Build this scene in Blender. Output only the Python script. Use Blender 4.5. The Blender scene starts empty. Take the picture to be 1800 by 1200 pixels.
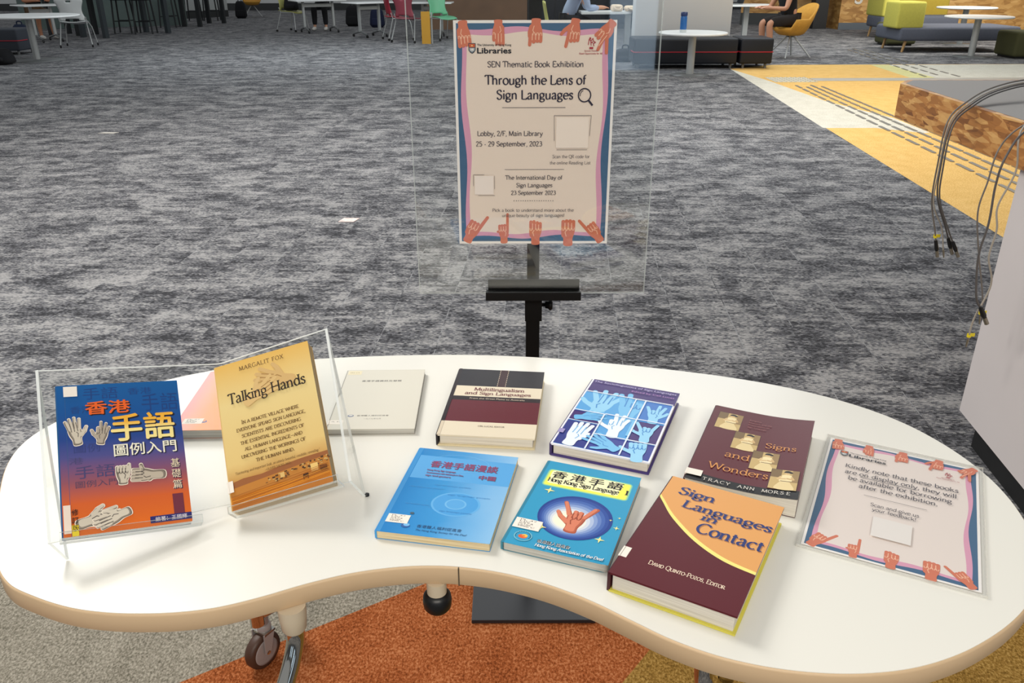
import bpy, bmesh, math, random
import numpy as np
from mathutils import Vector, Matrix

random.seed(7)
scene = bpy.context.scene
COL = scene.collection
PI = math.pi

# ------------------------------------------------------------------ camera
F_PX, PITCH, ROLL, CAM_H = 1444.0, math.radians(24.38), math.radians(-0.14), 1.403
_cp, _sp = math.cos(PITCH), math.sin(PITCH)
FW = np.array([0, _cp, -_sp]); _rt = np.array([1.0, 0, 0]); _up = np.array([0, _sp, _cp])
_cr, _sr = math.cos(ROLL), math.sin(ROLL)
RT, UP = _cr * _rt + _sr * _up, -_sr * _rt + _cr * _up
cam_data = bpy.data.cameras.new('camera')
cam_data.sensor_fit = 'HORIZONTAL'; cam_data.sensor_width = 36.0
cam_data.lens = F_PX * 36.0 / 1800.0
cam_data.clip_start = 0.05; cam_data.clip_end = 200
cam = bpy.data.objects.new('camera', cam_data); COL.objects.link(cam)
cam.matrix_world = Matrix(((RT[0], UP[0], -FW[0], 0), (RT[1], UP[1], -FW[1], 0), (RT[2], UP[2], -FW[2], CAM_H), (0, 0, 0, 1)))
scene.camera = cam

# ------------------------------------------------------------------ world, lights, exposure
scene.view_settings.view_transform = 'Standard'
scene.view_settings.look = 'None'
scene.view_settings.exposure = -0.12
scene.view_settings.gamma = 1.0
scene.view_settings.use_curve_mapping = False
scene.cycles.use_denoising = True
scene.cycles.max_bounces = 8
scene.cycles.transparent_max_bounces = 24
scene.cycles.caustics_reflective = False
scene.cycles.caustics_refractive = False
world = bpy.data.worlds.new('world'); scene.world = world; world.use_nodes = True
_bg = world.node_tree.nodes['Background']
_bg.inputs[0].default_value = (0.93, 0.97, 1.0, 1); _bg.inputs[1].default_value = 0.40

def area_light(name, loc, target, sx, sy, power, color=(1, 1, 1)):
    d = bpy.data.lights.new(name, 'AREA'); d.shape = 'RECTANGLE'; d.size = sx; d.size_y = sy
    d.energy = power; d.color = color
    o = bpy.data.objects.new(name, d); COL.objects.link(o)
    o.location = loc
    o.rotation_euler = (Vector(target) - Vector(loc)).to_track_quat('-Z', 'Y').to_euler()
    return o
# ceiling luminaires of the lobby (assumed, above the frame) plus added fill lights
area_light('ceiling_luminaire_key', (-1.7, 2.35, 3.0), (0.0, 1.0, 0.73), 0.9, 0.9, 52, (1.0, 0.965, 0.91))
area_light('fill_light_near', (0.1, -2.2, 3.0), (0.0, 1.6, 1.0), 3.0, 0.6, 112, (1.0, 0.92, 0.81))  # added fill from behind the camera, brightens the poster
area_light('ceiling_luminaire_mid', (-2.8, 5.5, 3.4), (-2.0, 5.5, 0), 6.0, 1.2, 170, (1.0, 0.97, 0.93))
area_light('fill_light_aisle', (1.4, 7.8, 3.4), (1.2, 6.6, 0), 3.0, 1.2, 105, (0.97, 0.99, 1.0))  # added fill, lifts the dark grey carpet on the right
area_light('ceiling_luminaire_right', (5.0, 9.5, 3.4), (5.0, 9.5, 0), 5.0, 3.0, 145, (1.0, 0.94, 0.85))
area_light('fill_light_far_right', (9.5, 16.0, 3.3), (9.5, 19.5, 0.6), 6.0, 2.0, 330, (1.0, 0.95, 0.86))  # added fill, brightens the strand-board walls at the back
area_light('ceiling_luminaire_far', (0.0, 15.0, 3.6), (0.0, 15.0, 0), 12.0, 3.0, 380, (0.88, 0.96, 1.0))

# ------------------------------------------------------------------ pixel <-> place helpers
def ray(x, y): return FW + RT * ((x - 900) / F_PX) - UP * ((y - 600) / F_PX)
def atz(x, y, z=0.0):
    d = ray(x, y); t = (z - CAM_H) / d[2]
    return Vector((t * d[0], t * d[1], z))
def aty(x, y, Y):
    d = ray(x, y); t = Y / d[1]
    return Vector((t * d[0], Y, CAM_H + t * d[2]))

# ------------------------------------------------------------------ materials
def lin(c):
    return tuple((v / 255 / 12.92) if v / 255 <= 0.04045 else ((v / 255 + 0.055) / 1.055) ** 2.4 for v in c)
_M = {}
def nodes_of(m):
    m.use_nodes = True
    return m.node_tree.nodes, m.node_tree.links
def mat(name, rgb, rough=0.6, metal=0.0, spec=0.5, noise=0.0, nscale=60.0, bump=0.0, coat=0.0):
    """Plain procedural surface: colour with slight noise variation."""
    if name in _M: return _M[name]
    m = bpy.data.materials.new(name); N, L = nodes_of(m)
    b = N['Principled BSDF']; c = lin(rgb)
    b.inputs['Base Color'].default_value = (*c, 1); b.inputs['Roughness'].default_value = rough
    b.inputs['Metallic'].default_value = metal; b.inputs['Specular IOR Level'].default_value = spec
    b.inputs['Coat Weight'].default_value = coat; b.inputs['Coat Roughness'].default_value = 0.15
    if noise or bump:
        tc = N.new('ShaderNodeTexCoord'); nz = N.new('ShaderNodeTexNoise')
        nz.inputs['Scale'].default_value = nscale; nz.inputs['Detail'].default_value = 5
        L.new(tc.outputs['Object'], nz.inputs['Vector'])
        if noise:
            r = N.new('ShaderNodeValToRGB')
            r.color_ramp.elements[0].position = 0.3; r.color_ramp.elements[1].position = 0.7
            r.color_ramp.elements[0].color = (*[v * (1 - noise) for v in c], 1)
            r.color_ramp.elements[1].color = (*[min(1, v * (1 + noise)) for v in c], 1)
            L.new(nz.outputs['Fac'], r.inputs['Fac']); L.new(r.outputs['Color'], b.inputs['Base Color'])
        if bump:
            bp = N.new('ShaderNodeBump'); bp.inputs['Strength'].default_value = bump; bp.inputs['Distance'].default_value = 0.002
            L.new(nz.outputs['Fac'], bp.inputs['Height']); L.new(bp.outputs['Normal'], b.inputs['Normal'])
    _M[name] = m
    return m
def ink(rgb, rough=0.45):
    return mat('ink_%02x%02x%02x' % tuple(rgb), rgb, rough, spec=0.35)
def gradient_mat(name, axis, length, stops, rough=0.35, grain=0.0, gscale=30, spec=0.4):
    """Colours printed along the local x or y of a cover; stops: (position, rgb)."""
    m = bpy.data.materials.new(name); N, L = nodes_of(m); b = N['Principled BSDF']
    b.inputs['Roughness'].default_value = rough; b.inputs['Specular IOR Level'].default_value = spec
    tc = N.new('ShaderNodeTexCoord'); sx = N.new('ShaderNodeSeparateXYZ'); L.new(tc.outputs['Object'], sx.inputs[0])
    mr = N.new('ShaderNodeMapRange'); mr.inputs['From Max'].default_value = length
    L.new(sx.outputs[axis], mr.inputs['Value'])
    fac = mr.outputs[0]
    if grain:
        nz = N.new('ShaderNodeTexNoise'); nz.inputs['Scale'].default_value = gscale; nz.inputs['Detail'].default_value = 5
        L.new(tc.outputs['Object'], nz.inputs['Vector'])
        ad = N.new('ShaderNodeMath'); ad.operation = 'MULTIPLY_ADD'; ad.inputs[1].default_value = grain
        L.new(nz.outputs['Fac'], ad.inputs[0]); L.new(mr.outputs[0], ad.inputs[2])
        sb = N.new('ShaderNodeMath'); sb.operation = 'SUBTRACT'; sb.inputs[1].default_value = grain / 2; L.new(ad.outputs[0], sb.inputs[0])
        fac = sb.outputs[0]
    r = N.new('ShaderNodeValToRGB'); e = r.color_ramp.elements
    e[0].position, e[0].color = stops[0][0], (*lin(stops[0][1]), 1)
    e[1].position, e[1].color = stops[-1][0], (*lin(stops[-1][1]), 1)
    for p, c in stops[1:-1]:
        n = e.new(p); n.color = (*lin(c), 1)
    L.new(fac, r.inputs['Fac']); L.new(r.outputs['Color'], b.inputs['Base Color'])
    return m
def acrylic_mat(name, tint=(0.985, 0.99, 0.985), gloss=0.06):
    m = bpy.data.materials.new(name); N, L = nodes_of(m); N.remove(N['Principled BSDF'])
    out = N['Material Output']; t = N.new('ShaderNodeBsdfTransparent'); g = N.new('ShaderNodeBsdfGlossy')
    g.inputs['Roughness'].default_value = 0.02; t.inputs[0].default_value = (*tint, 1)
    fr = N.new('ShaderNodeFresnel'); ge = N.new('ShaderNodeNewGeometry'); io = N.new('ShaderNodeMapRange')   # same mirror strength from both faces of the sheet
    io.inputs['To Min'].default_value = 1.45; io.inputs['To Max'].default_value = 1 / 1.45
    L.new(ge.outputs['Backfacing'], io.inputs['Value']); L.new(io.outputs[0], fr.inputs['IOR'])
    mx = N.new('ShaderNodeMixShader'); L.new(fr.outputs[0], mx.inputs[0]); L.new(t.outputs[0], mx.inputs[1]); L.new(g.outputs[0], mx.inputs[2])
    L.new(mx.outputs[0], out.inputs['Surface'])
    return m
def acrylic_edge_mat(name, col, alpha):
    m = bpy.data.materials.new(name); N, L = nodes_of(m); b = N['Principled BSDF']
    b.inputs['Base Color'].default_value = (*lin(col), 1); b.inputs['Roughness'].default_value = 0.15
    b.inputs['Alpha'].default_value = alpha
    return m

# ------------------------------------------------------------------ mesh builder
def smooth_poly(pts, n=8, closed=True):
    """Catmull-Rom through pts."""
    P = [Vector(p) for p in pts]; out = []; m = len(P)
    for i in range(m if closed else m - 1):
        p0 = P[(i - 1) % m] if closed or i > 0 else P[i]
        p1, p2 = P[i], P[(i + 1) % m]
        p3 = P[(i + 2) % m] if closed or i + 2 < m else p2
        for k in range(n):
            t = k / n
            out.append(0.5 * ((2 * p1) + (p2 - p0) * t + (2 * p0 - 5 * p1 + 4 * p2 - p3) * t * t + (3 * p1 - p0 - 3 * p2 + p3) * t ** 3))
    if not closed: out.append(P[-1])
    return out
class MB:
    """Collects faces with material slots and links them as one mesh object."""
    def __init__(self): self.v = []; self.f = []; self.m = []; self.s = []; self.mats = []
    def slot(self, m):
        if m not in self.mats: self.mats.append(m)
        return self.mats.index(m)
    def add(self, verts, faces, m, smooth=False):
        b = len(self.v); k = self.slot(m)
        self.v += [tuple(p) for p in verts]
        for f in faces:
            self.f.append([b + i for i in f]); self.m.append(k); self.s.append(smooth)
    def box(self, lo, hi, m, M=None):
        x0, y0, z0 = lo; x1, y1, z1 = hi
        v = [(x0, y0, z0), (x1, y0, z0), (x1, y1, z0), (x0, y1, z0), (x0, y0, z1), (x1, y0, z1), (x1, y1, z1), (x0, y1, z1)]
        if M: v = [M @ Vector(p) for p in v]
        self.add(v, [(3, 2, 1, 0), (4, 5, 6, 7), (0, 1, 5, 4), (1, 2, 6, 5), (2, 3, 7, 6), (3, 0, 4, 7)], m)
    def prism(self, poly, z0, z1, m, M=None, side=None, smooth_side=False):
        n = len(poly)
        v = [Vector((p[0], p[1], z0)) for p in poly] + [Vector((p[0], p[1], z1)) for p in poly]
        if M: v = [M @ p for p in v]
        self.add(v, [list(range(n))[::-1], list(range(n, 2 * n))], m)
        self.add(v, [(i, (i + 1) % n, n + (i + 1) % n, n + i) for i in range(n)], side or m, smooth_side)
    def rbox(self, lo, hi, m, r=0.02, seg=4, M=None):
        """Box with rounded edges (superellipse style rings)."""
        x0, y0, z0 = lo; x1, y1, z1 = hi
        def ring(ins, z):
            o = []
            rr = max(r - ins, 0.0005)
            for cx, cy, a0 in ((x1 - r, y1 - r, 0), (x0 + r, y1 - r, 90), (x0 + r, y0 + r, 180), (x1 - r, y0 + r, 270)):
                for k in range(seg + 1):
                    a = math.radians(a0 + 90 * k / seg); o.append(Vector((cx + rr * math.cos(a), cy + rr * math.sin(a), z)))
            return o
        prof = []
        for k in range(seg + 1):
            a = PI / 2 * k / seg; prof.append((r - r * math.sin(a), z0 + r - r * math.cos(a)))
        for k in range(seg + 1):
            a = PI / 2 * k / seg; prof.append((r - r * math.cos(a), z1 - r + r * math.sin(a)))
        rings = [ring(i, z) for i, z in prof]; n = len(rings[0])
        v = [p for q in rings for p in q]
        if M: v = [M @ p for p in v]
        f = [(j * n + i, j * n + (i + 1) % n, (j + 1) * n + (i + 1) % n, (j + 1) * n + i) for j in range(len(rings) - 1) for i in range(n)]
        f += [list(range(n))[::-1], list(range((len(rings) - 1) * n, len(rings) * n))]
        self.add(v, f, m, True)
    def tube(self, path, r, m, n=10, cap=True):
        P = [Vector(p) for p in path]; R = r if isinstance(r, (list, tuple)) else [r] * len(P)
        v = []; up = None
        for i, p in enumerate(P):
            d = (P[min(i + 1, len(P) - 1)] - P[max(i - 1, 0)]).normalized()
            if up is None:
                up = Vector((0, 0, 1)) if abs(d.z) < 0.9 else Vector((1, 0, 0))
            a = d.cross(up).normalized(); up = a.cross(d).normalized()
            for k in range(n):
                t = 2 * PI * k / n; v.append(p + (a * math.cos(t) + up * math.sin(t)) * R[i])
        f = [(i * n + k, (i + 1) * n + k, (i + 1) * n + (k + 1) % n, i * n + (k + 1) % n) for i in range(len(P) - 1) for k in range(n)]
        self.add(v, f, m, True)
        if cap:
            self.add([v[k] for k in range(n)], [list(range(n))], m); self.add(v[-n:], [list(range(n))[::-1]], m)
    def lathe(self, prof, m, M=None, n=28):
        v = []
        for r, z in prof:
            for k in range(n):
                a = 2 * PI * k / n; v.append(Vector((r * math.cos(a), r * math.sin(a), z)))
        if M: v = [M @ p for p in v]
        f = [(j * n + k, j * n + (k + 1) % n, (j + 1) * n + (k + 1) % n, (j + 1) * n + k) for j in range(len(prof) - 1) for k in range(n)]
        self.add(v, f, m, True)
        self.add(v[:n], [list(range(n))[::-1]], m); self.add(v[-n:], [list(range(n))], m)
    def build(self, name, parent=None, world=False, M=None, bevel=0.0):
        me = bpy.data.meshes.new(name)
        off = Vector((0, 0, 0))
        if world and parent is not None:
            off = Vector(parent.location)
            if parent.parent is not None: off += Vector(parent.parent.location)
        vs = [Vector(p) - off for p in self.v] if world else self.v
        me.from_pydata([tuple(p) for p in vs], [], self.f)
        for m in self.mats: me.materials.append(m)
        me.polygons.foreach_set('material_index', self.m); me.polygons.foreach_set('use_smooth', self.s)
        me.update()
        o = bpy.data.objects.new(name, me); COL.objects.link(o)
        if parent is not None: o.parent = parent
        if M is not None: o.matrix_local = M
        if bevel:
            b = o.modifiers.new('bevel', 'BEVEL'); b.width = bevel; b.segments = 2; b.limit_method = 'ANGLE'; b.angle_limit = math.radians(50)
        return o
def tag(o, label=None, cat=None, group=None, kind=None):
    if label: o['label'] = label
    if cat: o['category'] = cat
    if group: o['group'] = group
    if kind: o['kind'] = kind
    return o
def thing(name, label, cat, loc=(0, 0, 0), rz=0.0, group=None, M=None):
    o = bpy.data.objects.new(name, None); COL.objects.link(o); o.empty_display_size = 0.05
    if M is not None: o.matrix_world = M
    else: o.location = loc; o.rotation_euler = (0, 0, rz)
    return tag(o, label, cat, group)
def children(o): return [c for c in bpy.data.objects if c.parent == o]
def dup(root, loc, rz, label, group=None):
    """A copy of a thing with copies of its parts and sub-parts."""
    r = root.copy(); COL.objects.link(r); r.location = loc; r.rotation_euler = (0, 0, rz); r['label'] = label
    if group: r['group'] = group
    def rec(src, dst):
        for c in children(src):
            d = c.copy(); COL.objects.link(d); d.parent = dst; rec(c, d)
    rec(root, r)
    return r
def recolor(root, old, new):
    for c in children(root):
        if c.type == 'MESH' and old in list(c.data.materials):
            c.data = c.data.copy()
            for i, m in enumerate(c.data.materials):
                if m == old: c.data.materials[i] = new
        recolor(c, old, new)
# ------------------------------------------------------------------ lettering and printed artwork (flat, millimetres)
def _ell(cx, cy, rx, ry, a0=0, a1=360, n=16):
    return [(cx + rx * math.cos(math.radians(a0 + (a1 - a0) * k / n)), cy + ry * math.sin(math.radians(a0 + (a1 - a0) * k / n))) for k in range(n + 1)]
# broad-nib letter skeletons: advance | strokes ... | s = serif feet ; ~ smooth, a arc, e ellipse, d dot
PEN = {
'A': "6|.3,0 3,7|3,7 5.7,0|1.3,2.4 4.6,2.4|s.3,0 5.7,0", 'B': "5.2|.9,0 .9,7|.9,7 2.6,7|a2.6,5.3,1.7,1.7,90,-90|.9,3.6 2.8,3.6|a2.8,1.8,1.9,1.8,90,-90|.9,0 2.8,0|s.9,0 .9,7",
'C': "6.2|a3.5,3.5,3,3.6,42,318", 'D': "6.4|.9,0 .9,7|.9,7 2.6,7|a2.6,3.5,3.1,3.5,90,-90|.9,0 2.6,0|s.9,0 .9,7",
'E': "4.9|.9,0 .9,7|.9,7 4.2,7|.9,3.6 3.6,3.6|.9,0 4.4,0|4.2,7 4.2,6.1|4.4,0 4.4,1|s.9,0 .9,7", 'F': "4.6|.9,0 .9,7|.9,7 4.2,7|.9,3.6 3.6,3.6|4.2,7 4.2,6.1|s.9,0 .9,7",
'G': "6.6|a3.5,3.5,3,3.6,42,318|5.7,1 5.7,3|s5.7,3", 'H': "6.4|.9,0 .9,7|5.5,0 5.5,7|.9,3.6 5.5,3.6|s.9,0 .9,7 5.5,0 5.5,7",
'I': "2.4|1.2,0 1.2,7|s1.2,0 1.2,7", 'J': "3.4|~2.2,7 2.2,1.2 1.4,0 .3,.4|s2.2,7", 'K': "5.8|.9,0 .9,7|.9,3 5,7|2.3,4.3 5.4,0|s.9,0 .9,7 5.4,0 4.9,7",
'L': "4.8|.9,0 .9,7|.9,0 4.4,0|4.4,0 4.4,1.1|s.9,0 .9,7", 'M': "7.6|.9,0 1.2,7|1.2,7 3.8,.2|3.8,.2 6.4,7|6.4,7 6.7,0|s.9,0 6.7,0", 'N': "6.6|.9,0 .9,7|.9,7 5.6,0|5.6,0 5.6,7|s.9,0 5.6,7",
'O': "6.8|e3.4,3.5,2.9,3.6", 'P': "4.9|.9,0 .9,7|.9,7 2.6,7|a2.6,5.1,1.9,1.9,90,-90|.9,3.2 2.6,3.2|s.9,0 .9,7", 'Q': "6.8|e3.4,3.5,2.9,3.6|~3.4,.4 4.8,-.8 6.6,-1.4",
'R': "5.6|.9,0 .9,7|.9,7 2.6,7|a2.6,5.2,1.8,1.8,90,-90|.9,3.4 2.6,3.4|2.4,3.4 5.2,0|s.9,0 .9,7 5.3,0", 'S': "4.8|~4,5.7 3.3,6.8 2.2,7 .9,6.2 1,4.8 2.4,3.8 3.9,2.8 4,1.2 2.9,0 1.6,.1 .6,1.3",
'T': "5.4|2.7,0 2.7,7|.3,7 5.1,7|.3,7 .3,6|5.1,7 5.1,6|s2.7,0", 'U': "6.2|~.9,7 .9,2 1.7,.3 3.1,0 4.6,.4 5.3,2 5.3,7|s.9,7 5.3,7", 'V': "5.8|.3,7 2.9,0|2.9,0 5.5,7|s.4,7 5.4,7",
'W': "8.6|.3,7 2.4,0|2.4,0 4.3,7|4.3,7 6.3,0|6.3,0 8.3,7|s.4,7 8.2,7", 'X': "5.8|.5,7 5.2,0|.5,0 5.2,7|s.5,0 5.2,0 .6,7 5.1,7", 'Y': "5.6|.3,7 2.8,3.2|2.8,3.2 5.3,7|2.8,3.2 2.8,0|s2.8,0 .4,7 5.2,7", 'Z': "5|.6,7 4.5,7|4.5,7 .5,0|.5,0 4.6,0",
'a': "4.4|~.7,3.6 1.5,4.6 2.7,4.5 3.2,3.3|3.2,3.4 3.2,.6|~3.2,.7 3.5,.1 4.1,.3|~3.2,2.7 1.5,2.2 .6,1.2 1.2,.1 2.3,.2 3.2,1.1", 'b': "4.9|.9,7 .9,.2|e2.6,2.3,1.7,2.3|s.9,7", 'c': "4.2|a2.5,2.3,2,2.3,48,312",
'd': "4.9|e2.3,2.3,1.7,2.3|4,7 4,0|s4,7 4.2,0", 'e': "4.5|a2.4,2.3,1.9,2.3,4,316|.6,2.5 4.2,2.5", 'f': "2.9|1.3,0 1.3,5.4|~1.3,5.2 1.7,6.6 3,6.9|.4,4.5 2.6,4.5|s1.3,0",
'g': "4.6|e2.1,3,1.5,1.6|~1.2,1.7 .7,.9 1.6,.3 3.2,.2 4,-.6 3.3,-1.8 1.6,-2 .5,-1.2 .9,-.2 1.6,.3|3.2,4.1 4.4,4.5", 'h': "5|.9,7 .9,0|~.9,3.2 1.9,4.4 3.2,4.4 3.8,3.2|3.8,3.4 3.8,0|s.9,7 .9,0 3.8,0",
'i': "2.2|1.1,4.5 1.1,0|d1.1,6.3|s.9,4.5 1.1,0", 'j': "2.2|~1.3,4.5 1.3,-.8 .2,-1.9|d1.3,6.3", 'k': "4.9|.9,7 .9,0|.9,1.9 3.9,4.5|1.9,2.8 4.4,0|s.9,7 .9,0 4.4,0 3.8,4.5", 'l': "2.2|1.1,7 1.1,0|s.9,7 1.1,0",
'm': "7.6|.9,4.5 .9,0|~.9,3.2 1.9,4.4 3,4.4 3.7,3.2|3.7,3.4 3.7,0|~3.7,3.2 4.7,4.4 5.8,4.4 6.5,3.2|6.5,3.4 6.5,0|s.9,0 3.7,0 6.5,0 .7,4.5", 'n': "5|.9,4.5 .9,0|~.9,3.2 1.9,4.4 3.2,4.4 3.8,3.2|3.8,3.4 3.8,0|s.9,0 3.8,0 .7,4.5",
'o': "4.7|e2.35,2.3,1.9,2.35", 'p': "4.9|.9,4.5 .9,-2|e2.6,2.3,1.7,2.3|s.9,-2 .7,4.5", 'q': "4.9|e2.3,2.3,1.7,2.3|4,4.5 4,-2|s4,-2", 'r': "3.5|.9,4.5 .9,0|~.9,3 1.7,4.4 3.1,4.3|s.9,0 .7,4.5",
's': "3.6|~3,3.6 2.4,4.5 1.3,4.5 .8,3.4 1.8,2.5 2.9,1.6 2.6,.2 1.4,0 .5,.9", 't': "3|~1.3,6 1.3,1 1.8,.1 2.8,.4|.3,4.5 2.6,4.5", 'u': "4.9|~.9,4.5 .9,1.2 1.6,.1 2.9,.2 3.8,1.4|3.8,4.5 3.8,0|s.7,4.5 3.6,4.5 4.1,0",
'v': "4.6|.3,4.5 2.3,0|2.3,0 4.3,4.5|s.5,4.5 4.1,4.5", 'w': "6.8|.3,4.5 1.9,0|1.9,0 3.4,4.5|3.4,4.5 4.9,0|4.9,0 6.5,4.5|s.5,4.5 6.3,4.5", 'x': "4.6|.4,4.5 4.1,0|.4,0 4.1,4.5|s.5,0 4.1,0 .6,4.5 4,4.5", 'y': "4.6|.3,4.5 2.4,0|~4.3,4.5 2.2,-.6 1.2,-2 .3,-1.7|s.5,4.5 4.1,4.5", 'z': "4.1|.5,4.5 3.6,4.5|3.6,4.5 .4,0|.4,0 3.7,0",
'0': "4.6|e2.3,3.4,1.8,3.5", '1': "3.2|1.8,0 1.8,6.9|1.8,6.9 .6,5.7|s1.8,0", '2': "4.6|~.6,5.3 1.2,6.7 2.8,6.8 3.7,5.4 2.8,3.4 .5,0|.5,0 4.2,0", '3': "4.5|~.7,6 2,6.9 3.5,6.1 3.3,4.4 2,3.7|~2,3.7 3.7,3.2 3.9,1.3 2.5,0 .6,.6", '4': "4.7|3.2,0 3.2,6.9|3.2,6.9 .4,2|.4,2 4.4,2",
'5': "4.5|3.8,6.8 1.1,6.8|1.1,6.8 .9,3.9|~.9,3.8 2.7,4.1 3.9,2.3 2.9,.2 .6,.3", '6': "4.6|e2.4,2.1,1.7,2.1|~3.6,6.8 1.6,5.6 .7,2.4", '7': "4.4|.4,6.8 4,6.8|4,6.8 1.6,0", '8': "4.6|e2.3,5.1,1.5,1.7|e2.3,1.7,1.8,1.8", '9': "4.6|e2.2,4.7,1.7,2.1|~3.9,4.5 3.2,1.4 1.2,0",
',': "2|~1,.4 1.2,-.4 .6,-1.3", '.': "2|d1,.3", '-': "3|.5,2.4 2.5,2.4", '—': "6|.2,2.4 5.8,2.4", "'": "1.6|.8,7 .8,5.4", '!': "2.2|1.1,7 1.1,2|d1.1,.3", '/': "3.4|.2,-.8 3.2,7.4", ':': "2|d1,.3|d1,3.6", ' ': "2.6", '"': "2.6|.8,7 .8,5.6|1.9,7 1.9,5.6", ';': "2|d1,3.6|~1,.4 1.2,-.4 .6,-1.3",
}
def _pairs(s): return [tuple(float(q) for q in p.split(',')) for p in s.split()]
_GC = {}
def glyph(ch):
    if ch in _GC: return _GC[ch]
    parts = PEN.get(ch, PEN['-']).split('|'); strokes = []; serifs = []; dots = []
    for s in parts[1:]:
        k = s[0]
        if k == 's': serifs = _pairs(s[1:])
        elif k == '~': strokes.append([tuple(p) for p in smooth_poly([(*q, 0) for q in _pairs(s[1:])], 4, False)])
        elif k == 'a': strokes.append(_ell(*[float(q) for q in s[1:].split(',')], n=14))
        elif k == 'e': strokes.append(_ell(*[float(q) for q in s[1:].split(',')], 30, 390, n=18))
        elif k == 'd': dots.append(_pairs(s[1:])[0])
        else: strokes.append(_pairs(s))
    _GC[ch] = (float(parts[0]), strokes, serifs, dots)
    return _GC[ch]
_TX = {}
_tcurve = bpy.data.curves.new('lettering', 'FONT'); _tobj = bpy.data.objects.new('lettering', _tcurve)
def letter_mesh(s, bold):
    if (s, bold) in _TX: return _TX[(s, bold)]
    COL.objects.link(_tobj)
    _tcurve.body = s; _tcurve.size = 1.0; _tcurve.resolution_u = 3; _tcurve.offset = bold
    dg = bpy.context.evaluated_depsgraph_get(); dg.update()
    ev = _tobj.evaluated_get(dg); me = ev.to_mesh()
    V = [(v.co.x, v.co.y) for v in me.vertices]; Fc = [list(p.vertices) for p in me.polygons]
    ev.to_mesh_clear(); COL.objects.unlink(_tobj)
    _TX[(s, bold)] = (V, Fc)
    return V, Fc
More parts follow.
